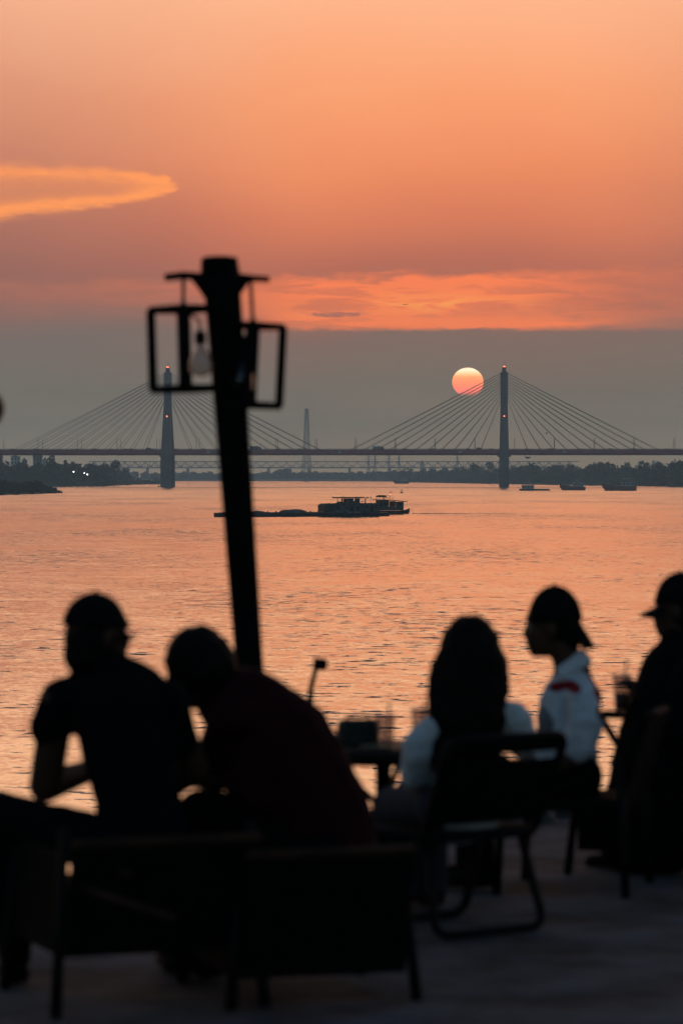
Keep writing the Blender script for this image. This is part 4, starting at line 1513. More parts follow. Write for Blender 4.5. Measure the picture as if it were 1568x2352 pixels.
# ================================================================== PEOPLE
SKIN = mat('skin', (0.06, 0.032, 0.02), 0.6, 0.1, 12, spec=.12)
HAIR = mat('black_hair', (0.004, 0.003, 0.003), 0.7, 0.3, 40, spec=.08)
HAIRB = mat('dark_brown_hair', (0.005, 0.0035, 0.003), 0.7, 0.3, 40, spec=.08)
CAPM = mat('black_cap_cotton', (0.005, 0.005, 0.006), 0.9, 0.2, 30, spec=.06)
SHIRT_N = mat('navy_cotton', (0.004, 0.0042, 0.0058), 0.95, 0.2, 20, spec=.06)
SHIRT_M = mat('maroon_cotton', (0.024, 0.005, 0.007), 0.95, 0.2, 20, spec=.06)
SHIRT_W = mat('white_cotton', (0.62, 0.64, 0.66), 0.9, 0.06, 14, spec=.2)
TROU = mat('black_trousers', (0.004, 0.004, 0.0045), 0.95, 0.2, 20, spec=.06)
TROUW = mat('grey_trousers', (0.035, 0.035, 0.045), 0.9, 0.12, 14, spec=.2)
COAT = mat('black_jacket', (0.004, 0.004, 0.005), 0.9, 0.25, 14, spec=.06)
SHOE = mat('dark_shoe', (0.005, 0.005, 0.005), 0.8, spec=.08)
EYEM = mat('eye', (0.25, 0.24, 0.23), 0.2, .05)


def head_prims(c, B, s=1.0):
    def q(r, f, u): return c + B @ Vector((r * s, f * s, u * s))
    e = lambda r, f, u, rr: ('ell', q(r, f, u), Vector(rr) * s, B)
    pr = [e(0, -.012, .01, (.076, .096, .102)), e(0, .040, -.045, (.060, .066, .085)), e(0, .074, -.1, (.034, .03, .028)), e(0, .045, .028, (.062, .060, .055)),
          ('cap', q(0, .094, .008), q(0, .112, -.032), .011 * s, .0155 * s), e(0, .086, .026, (.054, .022, .018)),
          e(0, .100, -.064, (.025, .014, .010)), e(0, .100, -.079, (.022, .014, .009)), e(0, .082, -.06, (.036, .026, .034)), e(0, .04, -.09, (.056, .05, .034))]
    for sd in (-1, 1):
        pr += [e(sd * .078, -.008, -.02, (.009, .02, .032)), e(sd * .036, .075, -.03, (.024, .022, .02)), e(sd * .018, .1, -.036, (.012, .013, .010))]
    return pr


def hand_prims(w, d, nrm, sd, curl=0.5, s=1.0):
    """wrist, pointing direction, palm normal, thumb side"""
    d = Vector(d).normalized()
    nrm = (Vector(nrm) - d * Vector(nrm).dot(d)).normalized()
    a = d.cross(nrm).normalized() * sd
    w = Vector(w)
    pr = [('cap', w, w + d * .03 * s, .026 * s, .028 * s)]
    for i in range(4):
        off = a * (.028 - .0187 * i) * s
        base = w + d * .082 * s + off
        pr.append(('cap', w + d * .015 * s + off * .75, base, .015 * s, .0135 * s))
        L = (.078, .086, .080, .062)[i] * s
        p, ang = base, 0.0
        for k, fr in enumerate((.45, .32, .23)):
            ang += curl * (.7, .9, .7)[k]
            nx = p + (d * math.cos(ang) + nrm * math.sin(ang)) * L * fr
            pr.append(('cap', p, nx, (.0098 - .0008 * k) * s, (.0092 - .0008 * k) * s))
            p = nx
    tb_ = w + d * .03 * s + a * .03 * s
    t1 = tb_ + (d * .6 + a * .7 + nrm * .3).normalized() * .036 * s
    t2 = t1 + (d * .85 + a * .2 + nrm * .5).normalized() * .03 * s
    pr += [('cap', w + d * .015 * s + a * .012 * s, tb_, .017 * s, .0145 * s), ('cap', tb_, t1, .0125 * s, .0112 * s), ('cap', t1, t2, .0108 * s, .0095 * s)]
    return pr


def chain(pts):
    """[(Vector, r), ...] -> tapered limb"""
    return [('cap', a, b, ra, rb) for (a, ra), (b, rb) in zip(pts, pts[1:])]


def ball_cap(parent, c, B, brim_dir=1, dome=(.086, .108, .128), lift=.012, brim_len=.075, droop=-.25, spread=1.05):
    bm = bmesh.new()
    bmesh.ops.create_uvsphere(bm, u_segments=32, v_segments=20, radius=1)
    bmesh.ops.delete(bm, geom=[v for v in bm.verts if v.co.z < -0.06], context='VERTS')
    for v in bm.verts:
        p = Vector((v.co.x * dome[0], v.co.y * dome[1] - .010, v.co.z * dome[2] + lift + .006))
        v.co = c + B @ p
    me = bpy.data.meshes.new('cap')
    bm.to_mesh(me)
    bm.free()
    o = link('cap', me, CAPM, parent, True)
    sd_ = o.modifiers.new('thick', 'SOLIDIFY')
    sd_.thickness = .004
    # visor
    top, bot = [], []
    N = 14
    vs, fs = [], []
    for k in range(2):
        for i in range(N + 1):
            a = (i / N - .5) * 2 * spread
            for rr in (0.94, 1.0 + brim_len / dome[1] * max(.0, math.cos(a * .72)) ** .6):
                y = math.cos(a) * dome[1] * rr * brim_dir - .010
                x = math.sin(a) * dome[0] * (rr if rr < 1 else 1 + (rr - 1) * .75)
                ext = max(0, rr - .94) * dome[1]
                z = lift - .004 + droop * ext - 1.6 * x * x - .004 * k
                vs.append(c + B @ Vector((x, y, z)))
    M = 2 * (N + 1)
    for i in range(N):
        j = 2 * i
        fs += [(j, j + 1, j + 3, j + 2), (M + j + 2, M + j + 3, M + j + 1, M + j), (j + 1, M + j + 1, M + j + 3, j + 3), (j + 2, M + j + 2, M + j, j)]
    fs += [(0, M, M + 1, 1), (2 * N + 1, M + 2 * N + 1, M + 2 * N, 2 * N)]
    link('visor', mesh_from(vs, fs), CAPM, o, True)
    MB().ico(c + B @ Vector((0, -.01, dome[2] + lift + .006)), .008, 2).build('button', CAPM, o, True)
    return o


def eyes(parent, c, B, s=1.0):
    for sd in (-1, 1):
        MB().ico(c + B @ Vector((sd * .031, .083, .001)) * s, .0125 * s, 2).build('eye', EYEM, parent, True)


def person(label, base):
    return thing('person', label, 'person', (base.x, base.y, FLOOR), 0, None, True)


def floor_at(v):
    return Vector((v.x, v.y, FLOOR))


def legs(parent, hipL, hipR, kneeL, kneeR, ankL, ankR, tmat, r=(.088, .062, .05), toe=(0, 1, 0)):
    pr = []
    for h, k, a in ((hipL, kneeL, ankL), (hipR, kneeR, ankR)):
        pr += chain([(h, r[0]), (k, r[1]), (a, r[2])])
    pr += [('cap', hipL, hipR, r[0] * 1.15, r[0] * 1.15)]
    link('trousers', blob(pr, .014, 5, .007, hipL.x), tmat, parent)
    toe = Vector(toe).normalized()
    for a in (ankL, ankR):
        f = Vector((a.x, a.y, FLOOR))
        sp = [('cap', f + Vector((0, 0, .04)) - toe * .04, f + toe * .14 + Vector((0, 0, .03)), .042, .033), ('cap', f + Vector((0, 0, .05)), Vector((a.x, a.y, FLOOR + .1)), .04, .04)]
        me = blob(sp, .010, 3)
        for v in me.vertices:
            v.co.z = max(v.co.z, FLOOR + .014)
        link('shoe', me, SHOE, parent)


# ---- the man with the cap turned to the right, leaning on his knee
Y1 = 10.6
p1 = lambda x, y, d=0.0: P(x, y, Y1 + d)
A = person('person in a dark T-shirt and cap seen from behind, elbow on the knee', p1(300, 1930))
Bh = basis((.80, .58, -.06))
hc = p1(222, 1452)
nb = p1(250, 1550)
body = head_prims(hc, Bh) + [('cap', hc + Bh @ Vector((0, -.02, -.05)), nb, .058, .064)]
eL, eR = p1(104, 1806, .12), p1(445, 1765, .16)
wL, wR = p1(200, 1772, .33), p1(330, 1850, .40)
body += chain([(p1(135, 1602), .056), (eL, .054), (wL, .038)]) + chain([(p1(392, 1615), .045), (eR, .052), (wR, .036)])
body += chain([(nb, .066), (p1(275, 1640), .115), (p1(305, 1780), .105), (p1(325, 1910), .115)]) + [('cap', p1(150, 1600), p1(388, 1608), .045, .045)]
body += hand_prims(wL, wL - eL, (0, 0, -1), 1, .6) + hand_prims(wR, wR - eR, (0, 0, -1), -1, .6)
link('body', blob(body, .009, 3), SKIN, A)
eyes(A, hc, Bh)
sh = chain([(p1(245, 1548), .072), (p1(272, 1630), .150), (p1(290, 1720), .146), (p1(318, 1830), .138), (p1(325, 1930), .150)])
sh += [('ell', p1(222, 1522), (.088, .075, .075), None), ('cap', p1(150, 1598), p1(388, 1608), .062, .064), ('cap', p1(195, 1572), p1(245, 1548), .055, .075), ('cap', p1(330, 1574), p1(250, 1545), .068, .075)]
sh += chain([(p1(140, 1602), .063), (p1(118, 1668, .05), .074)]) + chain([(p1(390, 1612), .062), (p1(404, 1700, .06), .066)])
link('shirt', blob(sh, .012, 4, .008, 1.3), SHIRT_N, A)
hr_ = [('ell', hc + Bh @ Vector((0, -.022, -.02)), (.084, .086, .098), Bh), ('ell', hc + Bh @ Vector((0, -.05, -.07)), (.074, .055, .07), Bh)]
link('hair', blob(hr_, .010, 3), HAIR, A)
ball_cap(A, hc, Bh, 1, (.090, .106, .108), .012, .035, -.35)
legs(A, p1(250, 1945, .05), p1(365, 1950, .05), p1(0, 1872, .22), p1(390, 1900, .48), floor_at(p1(35, 0, .30)) + Vector((0, 0, .09)), floor_at(p1(400, 0, .55)) + Vector((0, 0, .09)), TROU, (.095, .078, .055), (-.3, 1, 0))

# ---- the hunched person in maroon
Y2 = 10.9
p2 = lambda x, y, d=0.0: P(x, y, Y2 + d)
Bp = person('person in a maroon top hunched far forward, back rounded, beside the post', p2(748, 1960))
Bh = basis((-.62, .62, -.48))
hc = p2(457, 1525)
body = head_prims(hc, Bh) + [('cap', hc + Bh @ Vector((0, -.03, -.05)), p2(530, 1610), .056, .066)]
eL, eR = p2(492, 1752, .10), p2(520, 1790, .38)
wL, wR = p2(415, 1800, .30), p2(430, 1790, .42)
body += chain([(p2(530, 1660, -.06), .045), (eL, .042), (wL, .029)]) + chain([(p2(540, 1640, .22), .052), (eR, .042), (wR, .029)])
body += chain([(p2(535, 1625), .10), (p2(600, 1680), .13), (p2(680, 1800), .13), (p2(740, 1940), .14)])
body += hand_prims(wL, (-.8, .3, -.2), (0, .3, -1), 1, .7) + hand_prims(wR, (-.8, .2, -.2), (0, .3, -1), -1, .7)
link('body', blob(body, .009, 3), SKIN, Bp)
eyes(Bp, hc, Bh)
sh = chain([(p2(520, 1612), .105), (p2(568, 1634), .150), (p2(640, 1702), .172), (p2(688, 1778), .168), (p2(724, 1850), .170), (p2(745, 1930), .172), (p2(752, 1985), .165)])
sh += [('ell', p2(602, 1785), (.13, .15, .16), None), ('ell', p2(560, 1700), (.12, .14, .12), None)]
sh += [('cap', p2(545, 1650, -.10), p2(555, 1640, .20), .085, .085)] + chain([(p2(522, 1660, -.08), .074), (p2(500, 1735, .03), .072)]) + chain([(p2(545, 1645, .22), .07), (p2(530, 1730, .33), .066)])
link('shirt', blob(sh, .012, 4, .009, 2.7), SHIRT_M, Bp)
hr_ = [('ell', hc + Vector((0, -.01, .012)), (.112, .112, .116), None), ('ell', hc + Bh @ Vector((0, -.04, -.03)), (.098, .09, .10), Bh), ('ell', p2(430, 1560), (.07, .08, .08), None), ('ell', p2(500, 1560), (.07, .08, .07), None)]
link('hair', blob(hr_, .010, 3, .010, 1.1, 22), HAIR, Bp)
legs(Bp, p2(735, 1960, -.08), p2(720, 1960, .14), p2(462, 1862, .02), p2(490, 1866, .36), floor_at(p2(470, 0, .12)) + Vector((0, 0, .09)), floor_at(p2(510, 0, .42)) + Vector((0, 0, .09)), TROU, (.10, .078, .06), (-.8, .6, 0))

# ---- the woman with long hair
Mv = Vector((.534, 12.03, FLOOR))
av, bv = Vector((.81, .586, 0)), Vector((-.586, .81, 0))
Y3 = 12.1
p3 = lambda x, y, d=0.0: P(x, y, Y3 + d)
Cp = person('person with long dark hair in a white puff-sleeved blouse, back to us', Mv + bv * .2)
Bh = basis((-.45, .88, -.05))
hc = p3(1080, 1500)
nb = p3(1072, 1606)
hip = Mv + bv * .17 + Vector((0, 0, .46))
body = head_prims(hc, Bh, .95) + [('cap', hc + Bh @ Vector((0, -.02, -.05)), nb, .046, .05)]
sL, sR = p3(992, 1672, -.10), p3(1152, 1638, .10)
eL, eR = p3(948, 1785, .0), p3(1215, 1745, .16)
wL, wR = p3(985, 1838, .22), p3(1150, 1790, .38)
body += chain([(sL, .034), (p3(962, 1735, -.05), .033), (eL, .030), (wL, .024)]) + chain([(sR, .036), (p3(1185, 1670, .12), .034), (eR, .030), (wR, .024)]) + [('cap', sL, sR, .036, .036)]
body += chain([(nb, .05), (p3(1072, 1680), .085), (p3(1068, 1780, .03), .085), (hip, .11)])
body += hand_prims(wL, (-.3, .9, -.1), (0, 0, -1), 1, .6, .9) + hand_prims(wR, (-.6, .7, -.1), (0, 0, -1), -1, .6, .9)
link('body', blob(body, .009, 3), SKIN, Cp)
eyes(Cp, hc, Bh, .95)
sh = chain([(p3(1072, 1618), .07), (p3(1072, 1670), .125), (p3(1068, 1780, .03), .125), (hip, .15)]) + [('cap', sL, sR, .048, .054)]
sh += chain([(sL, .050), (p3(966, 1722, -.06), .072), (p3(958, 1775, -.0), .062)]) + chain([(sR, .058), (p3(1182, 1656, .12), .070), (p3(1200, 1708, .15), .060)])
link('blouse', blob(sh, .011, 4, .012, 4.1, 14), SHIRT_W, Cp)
hr_ = [('ell', hc + Vector((-.002, -.01, .020)), (.108, .115, .118), None), ('ell', p3(1080, 1530, -.05), (.130, .10, .13), None), ('ell', p3(1078, 1558, -.06), (.140, .09, .13), None)]
hr_ += [('ell', p3(1073, 1590, -.075), (.148, .085, .15), None), ('ell', p3(1070, 1650, -.10), (.142, .065, .15), None), ('ell', p3(1070, 1725, -.11), (.132, .05, .14), None), ('ell', p3(1072, 1790, -.11), (.112, .04, .10), None)]
hr_ += [('ell', p3(1150, 1560, -.02), (.03, .05, .10), None), ('ell', p3(1003, 1600, -.05), (.035, .05, .14), None)]
link('hair', blob(hr_, .009, 2, .010, .4, 34), HAIRB, Cp)
legs(Cp, hip - av * .09, hip + av * .09, P(900, 1852, 12.5), P(985, 1850, 12.72), floor_at(P(905, 0, 12.66)) + Vector((0, 0, .09)), floor_at(P(985, 0, 12.85)) + Vector((0, 0, .09)), TROUW, (.085, .078, .075), (-.5, .85, 0))

# ---- the man with the backward cap
def print_build(ells):
    def f(nt, b, tcn, base):
        s = nt.nodes.new('ShaderNodeSeparateXYZ')
        nt.links.new(tcn.outputs['Object'], s.inputs[0])
        X, Z = E(s.outputs[0]), E(s.outputs[2])
        col = base
        for (c, rx, rz, rot, colr) in ells:
            ca, sa = math.cos(rot), math.sin(rot)
            dx_, dz_ = X - c.x, Z - c.z
            uu = (dx_ * ca + dz_ * sa) / rx
            vv = (dz_ * ca - dx_ * sa) / rz
            col = mix(smooth(uu * uu + vv * vv, 1.25, 0.8), col, (*colr, 1))
        return col
    return f


Y4 = 13.4
p4 = lambda x, y, d=0.0: P(x, y, Y4 + d)
RED = (0.22, 0.008, 0.012)
PRT = mat('printed_white_cotton', (0.54, 0.57, 0.60), 0.9, 0.06, 14, spec=.2, build=print_build([
    (p4(1280, 1574), .040, .020, .25, RED), (p4(1308, 1572), .032, .022, -.3, RED), (p4(1362, 1545), .026, .060, .50, RED), (p4(1374, 1590), .024, .05, .40, RED),
    (p4(1335, 1530), .040, .016, -.6, (.12, .11, .09)), (p4(1372, 1632), .02, .035, .3, (.06, .05, .045)), (p4(1246, 1655), .035, .06, .2, (.16, .17, .19))]))
D4 = person('person in profile with a backward black cap and white red-printed shirt', p4(1310, 1830))
Bh = basis((-.97, .22, -.07))
hc = p4(1269, 1434)
nb = p4(1308, 1535)
body = head_prims(hc, Bh) + [('cap', hc + Bh @ Vector((0, -.025, -.055)), nb, .056, .062)]
sN, sF = p4(1340, 1608, -.17), p4(1330, 1590, .17)
eN, eF = p4(1335, 1735, -.2), p4(1300, 1735, .2)
wN, wF = p4(1232, 1775, -.14), p4(1210, 1770, .12)
body += chain([(sN, .05), (eN, .04), (wN, .028)]) + chain([(sF, .05), (eF, .04), (wF, .028)]) + [('cap', sN, sF, .055, .055)]
body += chain([(nb, .065), (p4(1312, 1620), .105), (p4(1305, 1700), .10), (p4(1308, 1780), .11)])
body += hand_prims(wN, (-1, .1, -.1), (0, 0, -1), -1, .6) + hand_prims(wF, (-1, 0, -.1), (0, 0, -1), 1, .6)
link('body', blob(body, .008, 3), SKIN, D4)
eyes(D4, hc, Bh)
sh = chain([(p4(1320, 1545), .075), (p4(1312, 1600), .112), (p4(1302, 1660), .125), (p4(1298, 1720), .125), (p4(1302, 1775), .13)])
sh += [('cap', p4(1342, 1605, -.15), p4(1332, 1590, .16), .068, .068)] + chain([(sN, .066), (p4(1348, 1655, -.19), .074), (p4(1330, 1715, -.20), .066)]) + chain([(sF, .066), (p4(1305, 1700, .2), .068)])
link('shirt', blob(sh, .010, 3, .015, 5.3, 13), PRT, D4)
cl = [('cap', p4(1285, 1540, -.06), p4(1335, 1504, -.05), .016, .020), ('cap', p4(1285, 1540, .06), p4(1335, 1504, .05), .016, .02), ('cap', p4(1335, 1504, -.05), p4(1335, 1504, .05), .022, .022),
      ('cap', p4(1292, 1552, -.07), p4(1345, 1518, -.06), .02, .024), ('cap', p4(1345, 1518, -.06), p4(1345, 1518, .06), .024, .024)]
link('collar', blob(cl, .008, 3), SHIRT_W, D4)
hr_ = [('ell', hc + Bh @ Vector((0, -.035, -.005)), (.081, .080, .088), Bh), ('ell', hc + Bh @ Vector((0, -.075, -.065)), (.062, .035, .045), Bh)]
link('hair', blob(hr_, .009, 3), HAIR, D4)
Bc = basis((-.97, .22, -.02))
ball_cap(D4, hc, Bc, -1, (.088, .110, .142), .008, .050, -1.7, .72)
legs(D4, p4(1325, 1788, -.09), p4(1320, 1785, .1), p4(1090, 1800, -.02), p4(1080, 1790, .24), floor_at(p4(1105, 0, .0)) + Vector((0, 0, .09)), floor_at(p4(1075, 0, .26)) + Vector((0, 0, .09)), TROU, (.09, .07, .055), (-1, .1, 0))

# ---- the person in black at the right
Y5 = 14.0
p5 = lambda x, y, d=0.0: P(x, y, Y5 + d)
E5 = person('person in a loose black jacket and cap holding an iced drink', p5(1545, 1880))
Bh = basis((-.93, .34, -.05))
hc = p5(1560, 1394)
nb = p5(1562, 1490)
body = head_prims(hc, Bh) + [('cap', hc + Bh @ Vector((0, -.025, -.055)), nb, .058, .066)]
sN, sF = p5(1590, 1560, -.17), p5(1545, 1560, .18)
eN, eF = p5(1575, 1690, -.2), p5(1520, 1690, .2)
wN, wF = p5(1478, 1612, -.05), p5(1470, 1720, .22)
body += chain([(sN, .052), (eN, .042), (wN, .03)]) + chain([(sF, .052), (eF, .042), (wF, .03)]) + [('cap', sN, sF, .055, .055)]
body += chain([(nb, .066), (p5(1562, 1580), .13), (p5(1555, 1720), .14), (p5(1545, 1870), .15)])
body += hand_prims(wN, (-.55, .15, .8), (-.6, .5, -.2), -1, .75) + hand_prims(wF, (-.9, .3, -.2), (0, 0, -1), 1, .6)
link('body', blob(body, .009, 3), SKIN, E5)
eyes(E5, hc, Bh)
sh = chain([(p5(1558, 1478), .085), (p5(1550, 1545), .145), (p5(1538, 1620), .18), (p5(1522, 1720), .20), (p5(1505, 1820), .205), (p5(1490, 1910), .215)])
sh += [('cap', sN, sF, .085, .085)] + chain([(sN, .085), (eN, .08), (p5(1492, 1622, -.08), .062)]) + chain([(sF, .085), (eF, .085), (p5(1480, 1712, .2), .06)])
link('jacket', blob(sh, .013, 4, .010, 7.7, 8), COAT, E5)
hr_ = [('ell', hc + Bh @ Vector((0, -.03, -.01)), (.082, .088, .095), Bh), ('ell', hc + Bh @ Vector((0, -.05, -.08)), (.075, .06, .07), Bh), ('ell', hc + Bh @ Vector((0, -.05, -.14)), (.08, .06, .07), Bh)]
link('hair', blob(hr_, .010, 3), HAIR, E5)
ball_cap(E5, hc, Bh, 1, (.092, .112, .128), .012, .072, -.42)
legs(E5, p5(1500, 1890, -.10), p5(1540, 1880, .1), p5(1440, 1915, .02), p5(1470, 1880, .38), floor_at(p5(1428, 0, .02)) + Vector((0, 0, .09)), floor_at(p5(1470, 0, .45)) + Vector((0, 0, .09)), TROU, (.12, .10, .085), (-.8, .5, 0))

# ================================================================== CHAIRS AND TABLE
CH = mat('chair_black_paint', (0.005, 0.005, 0.005), 0.6, 0.25, 10, spec=.1)
WEAVE = mat('black_woven_seat', (0.004, 0.004, 0.004), 0.9, 0.3, 30, .002, spec=.06)
WOODR = mat('brown_wood_rail', (0.040, 0.020, 0.011), 0.75, 0.3, 9, spec=.1)


def tube_chair(label, M, a, b, w=.5, d=.46, seat=.37, back=.72):
    """metal chair on two U-shaped runners: M rear runner mid-point, a across, b forward"""
    t = thing('metal_chair', label, 'chair', M, 0, None, True)
    z = lambda h: Vector((0, 0, h))
    r = .017
    rear = [M - a * w * .42 + b * .10 + z(seat), M - a * w * .5 + z(.02), M + a * w * .5 + z(.02), M + a * w * .42 + b * .10 + z(seat)]
    front = [M - a * w * .44 + b * (d - .12) + z(seat), M - a * w * .48 + b * d + z(.02), M + a * w * .48 + b * d + z(.02), M + a * w * .44 + b * (d - .12) + z(seat)]
    MB().tube(fillet(rear, .07), r, 10).build('rear_leg_frame', CH, t, True)
    MB().tube(fillet(front, .07), r, 10).build('front_leg_frame', CH, t, True)
    sf = [M - a * w * .5 + b * .04 + z(seat - .01), M + a * w * .5 + b * .04 + z(seat - .01), M + a * w * .5 + b * d + z(seat), M - a * w * .5 + b * d + z(seat), M - a * w * .5 + b * .04 + z(seat - .01)]
    MB().tube(fillet(sf, .05), .016, 8).build('seat_frame', CH, t, True)
    bk = [M - a * w * .5 + b * .06 + z(seat), M - a * w * .54 - b * .10 + z(back), M + a * w * .54 - b * .10 + z(back), M + a * w * .5 + b * .06 + z(seat)]
    MB().tube(fillet(bk, .06), .017, 10).build('back_frame', CH, t, True)
    def slab(h0, h1, name):
        def pt(s, h, off):
            f = (h - seat) / (back - seat)
            return M + a * s * w * .5 + b * (.06 - .16 * f + off - .03 * (1 - s * s) * 0) + z(h)
        vs = []
        for off in (-.008, .008):
            for h in (h0, h1):
                for s in (-1, -.5, 0, .5, 1):
                    vs.append(pt(s, h, off - .025 * (1 - s * s)))
        fs = []
        for k in range(4):
            fs += [(k, k + 1, k + 6, k + 5), (10 + k + 5, 10 + k + 6, 10 + k + 1, 10 + k), (5 + k, 6 + k, 16 + k, 15 + k), (10 + k, 11 + k, k + 1, k)]
        fs += [(0, 5, 15, 10), (14, 19, 9, 4)]
        link(name, mesh_from(vs, fs), WEAVE, t)
    slab(back - .055, back - .005, 'top_slat')
    slab(seat + .04, back - .085, 'backrest')
    vs = [M + a * w * s * .49 + b * f + z(h) for h in (seat - .006, seat + .012) for s, f in ((-1, .04), (1, .04), (1, d), (-1, d))]
    link('seat', mesh_from(vs, [(0, 3, 2, 1), (4, 5, 6, 7), (0, 1, 5, 4), (1, 2, 6, 5), (2, 3, 7, 6), (3, 0, 4, 7)]), WEAVE, t)
    return t


tube_chair('black metal chair with runner legs under the long-haired person', Mv, av, bv)


def armchair(label, c, f, w=.56, d=.52, seat=.37, back=.66, arm=.56, skirt=.26, leg_h=None, rails=True, panel=True, armx=True):
    c = Vector((c.x, c.y, FLOOR))
    f = Vector((f[0], f[1], 0)).normalized()
    a = Vector((f.y, -f.x, 0))
    t = thing('armchair', label, 'chair', c, 0, None, True)
    z = lambda h: Vector((0, 0, h))
    def slab(p0, p1, thick, h0, h1, name, m):
        dd = (p1 - p0)
        nn = Vector((-dd.y, dd.x, 0)).normalized() * thick / 2
        lean = -f * .10 if name == 'backrest' else Vector()
        vs = [p0 - nn + z(h0), p1 - nn + z(h0), p1 + nn + z(h0), p0 + nn + z(h0), p0 - nn + lean + z(h1), p1 - nn + lean + z(h1), p1 + nn + lean + z(h1), p0 + nn + lean + z(h1)]
        return link(name, mesh_from(vs, [(0, 3, 2, 1), (4, 5, 6, 7), (0, 1, 5, 4), (1, 2, 6, 5), (2, 3, 7, 6), (3, 0, 4, 7)]), m, t)
    BL, BR = c - a * w / 2 - f * d / 2, c + a * w / 2 - f * d / 2
    FL, FR = c - a * w / 2 + f * d / 2, c + a * w / 2 + f * d / 2
    for p, s in ((BL, -1), (BR, -1), (FL, 1), (FR, 1)):
        o_ = (p - c) * .12
        MB().tube([p + o_ + z(0), p + z(arm if s > 0 or not armx else back)], .019, 10, .016).build('leg', CH, t, True)
    slab(BL, BR, .03, skirt, back, 'backrest', WEAVE)
    MB().tube([BL - f * .10 + z(back + .012), BR - f * .10 + z(back + .012)], .017, 8).build('back_rail', WOODR if rails else CH, t, True)
    if panel:
        slab(BL + f * .02, FL, .025, skirt, arm - .08, 'side_panel', WEAVE)
        slab(BR + f * .02, FR, .025, skirt, arm - .08, 'side_panel', WEAVE)
    if armx:
        for q0, q1 in ((BL, FL), (BR, FR)):
            MB().tube([q0 - f * .05 + z(arm), q1 + f * .03 + z(arm)], .019, 8).build('arm_rail', CH, t, True)
    vs = [p + z(h) for h in (seat - .05, seat) for p in (BL, BR, FR, FL)]
    link('seat', mesh_from(vs, [(0, 3, 2, 1), (4, 5, 6, 7), (0, 1, 5, 4), (1, 2, 6, 5), (2, 3, 7, 6), (3, 0, 4, 7)]), WEAVE, t)
    return t


ca = armchair('low black woven armchair under the person with the elbow on the knee', p1(305, 0, .02), (-.35, .94), .60, .54, .37, .52, .57, .18, armx=False)
for nm_, a, b, r in (('seat_rail', P(185, 2040, 10.2), P(400, 2110, 9.75), .010), ('seat_rail', P(100, 1966, 10.5), P(300, 2010, 10.2), .008)):
    MB().tube([a, b], r, 8).build(nm_, WOODR, ca, True)
armchair('low black woven chair with a brown top rail under the hunched person', Vector((-.14, 10.75, 0)), (-.3, .95), .54, .52, .36, .47, .40, .09, armx=False)  # panels lowered and widened to stand in for the shaded floor around it
armchair('slim black chair behind the person with the backward cap', p4(1318, 0, .02), (-.96, .27), .46, .46, .38, .70, .55, .36, rails=False, panel=False, armx=False)
armchair('black armchair holding the person with the iced drink', p5(1540, 0, .05), (-.86, .5), .60, .56, .20, .50, .42, .10, rails=False, armx=False)
# an empty chair whose arm and strut show between the two people on the right
fc = thing('folding_chair', 'empty black folding chair between the printed shirt and the black jacket', 'chair', (P(1400, 0, 14.5).x, 14.5, FLOOR), 0, None, True)
for Yc in (14.4, 14.75):
    MB().tube([P(1382, 1641, Yc), P(1470, 1644, Yc)], .018, 8).build('arm_rail', CH, fc, True)
    MB().tube([P(1378, 1645, Yc), P(1470, 1795, Yc), Vector((P(1560, 0, Yc).x, Yc, FLOOR + .018))], .016, 8).build('leg', CH, fc, True)
    MB().tube([P(1470, 1644, Yc), P(1462, 1790, Yc), Vector((P(1385, 0, Yc).x, Yc, FLOOR + .018))], .016, 8).build('leg', CH, fc, True)
s0, s1 = P(1420, 1800, 14.4), P(1540, 1800, 14.75)
MB().box((s0.x, 14.4, s0.z - .02), (s1.x, 14.75, s0.z)).build('seat', WEAVE, fc)

# the table and what stands on it
TYc = 12.95
tp = P(880, 1712, TYc)
TM = mat('dark_table_top', (0.012, 0.010, 0.007), 0.6, 0.3, 12, spec=.15)
tt = thing('cafe_table', 'small dark round cafe table between the seated people', 'table', (tp.x, TYc, FLOOR), 0, None)
th = tp.z - FLOOR
MB().lathe([(.05, th - .075), (.27, th - .06), (.30, th - .03), (.30, th - .005), (.29, th)], (0, 0, 0), 36).build('table_top', TM, tt, True)
MB().tube([(0, 0, .02), (0, 0, th - .06)], .03, 12).build('column', CH, tt, True)
for k in range(3):
    a = k * 2.094 + .5
    MB().tube(fillet([(0, 0, .24), (math.cos(a) * .16, math.sin(a) * .16, .10), (math.cos(a) * .27, math.sin(a) * .27, .015)], .06), .016, 8).build('foot', CH, tt, True)
for k in range(3):
    a = k * 2.094 + 1.2
    MB().tube([(math.cos(a) * .03, math.sin(a) * .03, th - .22), (math.cos(a) * .2, math.sin(a) * .2, th - .06)], .012, 8).build('brace', CH, tt, True)
zt = tp.z
bg_ = thing('bag', 'small dark green bag standing on the cafe table', 'bag', (P(822, 0, TYc - .02).x, TYc - .02, zt), .3)
BAGM = mat('dark_green_canvas', (0.012, 0.022, 0.02), 0.8, 0.25, 12)
bm_ = MB()
bm_.loft([[Vector((sx * w_, sy * .05 * (1 if h_ < .09 else .75), h_)) for sx, sy in ((-1, -.6), (-.8, -1), (.8, -1), (1, -.6), (1, .6), (.8, 1), (-.8, 1), (-1, .6))] for h_, w_ in ((0, .066), (.012, .074), (.06, .078), (.092, .074), (.10, .066))])
bm_.build('body', BAGM, bg_, True)
MB().box((-.07, -.056, .055), (.07, -.048, .094)).build('flap', BAGM, bg_)
MB().tube(fillet([(-.05, 0, .095), (-.045, 0, .112), (.045, 0, .112), (.05, 0, .095)], .02), .005, 6).build('handle', BAGM, bg_, True)

CUPM = thin_glass('clear_plastic', (.80, .78, .78), .6, .12)
TEA = mat('iced_tea', (0.16, 0.055, 0.012), 0.3, .3, 30)
STRAW = mat('grey_straw', (0.18, 0.15, 0.14), 0.5)


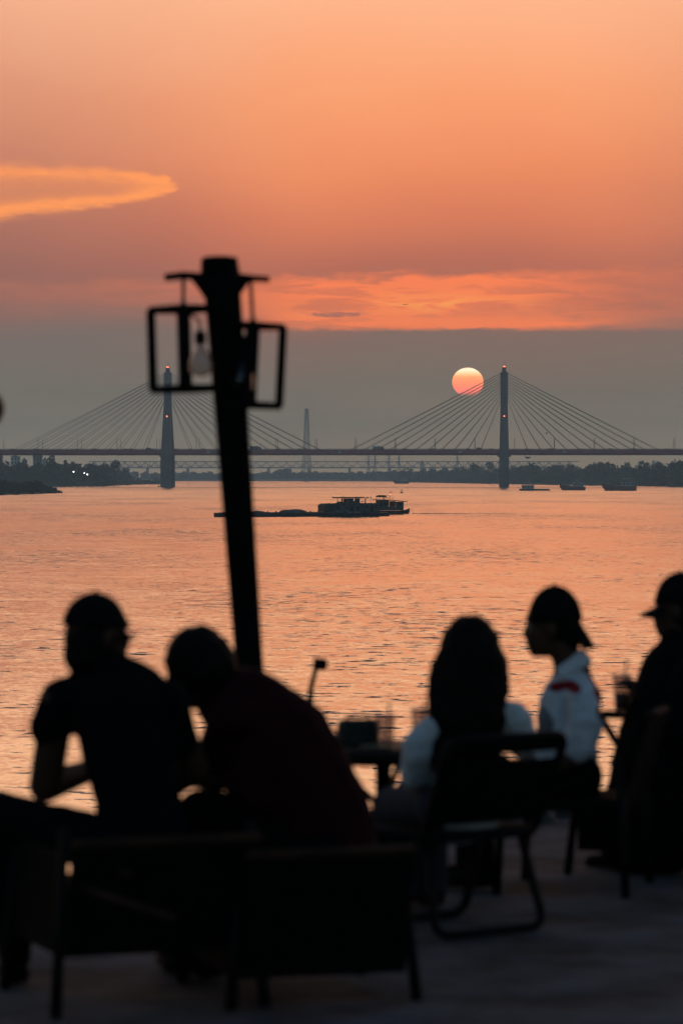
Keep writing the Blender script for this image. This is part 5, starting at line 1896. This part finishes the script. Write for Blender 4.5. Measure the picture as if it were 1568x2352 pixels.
def cup(label, p, h, r, fill, fillm, strawtop, tilt=0.0):
    t = thing('plastic_cup', label, 'cup', p, .4, 'clear plastic cups with straws')
    t.rotation_euler = (0, tilt, .4)
    wall = [(r * .72, 0), (r * .74, .002), (r * .9, h * .6), (r, h * .97), (r * 1.05, h), (r * .985, h * .985), (r * .96, h * .95), (r * .87, h * .6), (r * .70, .004)]
    MB().lathe(wall, (0, 0, 0), 24).build('cup_wall', CUPM, t, True)
    if fill:
        MB().lathe([(r * .69, .005), (r * (.70 + .16 * fill), h * fill * .98), (r * .3, h * fill)], (0, 0, 0), 24).build('drink', fillm, t, True)
    MB().tube([(0.0, 0, h * .08), (r * .35, 0, h), (r * .5, 0, h + strawtop)], .0042, 8).build('straw', STRAW, t, True)
    return t


cup('empty clear plastic cup with a straw on the cafe table beside the bag', Vector((P(884, 0, TYc - .1).x, TYc - .1, zt + .001)), .125, .040, 0, None, .05)
cup('clear plastic cup with a little dark drink left by the long hair', Vector((P(966, 0, TYc + .05).x, TYc + .05, zt + .001)), .14, .040, .45, TEA, .03)
hp = P(1428, 1634, Y5 - .06)
cup('clear plastic cup of iced brown tea held in the hand of the black-jacketed person', hp, .155, .042, .5, TEA, .06)
sc = thing('saucer', 'small pale saucer lying on the cafe table edge', 'saucer', Vector((P(862, 0, TYc - .2).x, TYc - .2, zt + .001)))
MB().lathe([(.03, 0), (.055, .006), (.062, .012), (.058, .012), (.03, .004)], (0, 0, 0), 24).build('dish', mat('pale_ceramic', (.22, .2, .12), .3), sc, True)

# spotlight on a stake at the terrace edge
gl = thing('garden_spotlight', 'small black spotlight on a thin stake at the terrace edge', 'lamp', (P(700, 0, 14.2).x, 14.2, FLOOR), 0, None, True)
MB().tube([Vector((P(700, 0, 14.2).x, 14.2, FLOOR - .02)), P(714, 1580, 14.2), P(727, 1530, 14.2)], .0125, 8, .011).build('stake', BLACKM, gl, True)
hd = P(736, 1526, 14.2)
Rr = Matrix.Rotation(rad(100), 3, 'Y')
m_ = MB()
m_.loft([[hd + Rr @ Vector((r * math.cos(a), r * math.sin(a), z)) for a in [2 * PI * j / 16 for j in range(16)]] for r, z in ((.016, -.032), (.023, -.026), (.026, -.005), (.025, .02), (.016, .030))])
m_.build('lamp_head', BLACKM, gl, True)

# ================================================================== haze
hz = MB().box((-2990, -70, -2.6), (2990, 8990, 152)).build('haze', None)
hm = bpy.data.materials.new('haze_air')
hm.use_nodes = True
nt = hm.node_tree
nt.nodes.clear()
pv = nt.nodes.new('ShaderNodeVolumePrincipled')
pv.inputs['Color'].default_value = (0.62, 0.86, 0.94, 1)
pv.inputs['Density'].default_value = 0.000145
pv.inputs['Anisotropy'].default_value = 0.2
ou = nt.nodes.new('ShaderNodeOutputMaterial')
nt.links.new(pv.outputs[0], ou.inputs['Volume'])
hz.data.materials.append(hm)
tag(hz, 'pale grey-blue evening haze over the river', kind='stuff')

bpy.data.scenes.remove(TMP)
for o in bpy.data.objects:
    if '_world' in o:
        del o['_world']
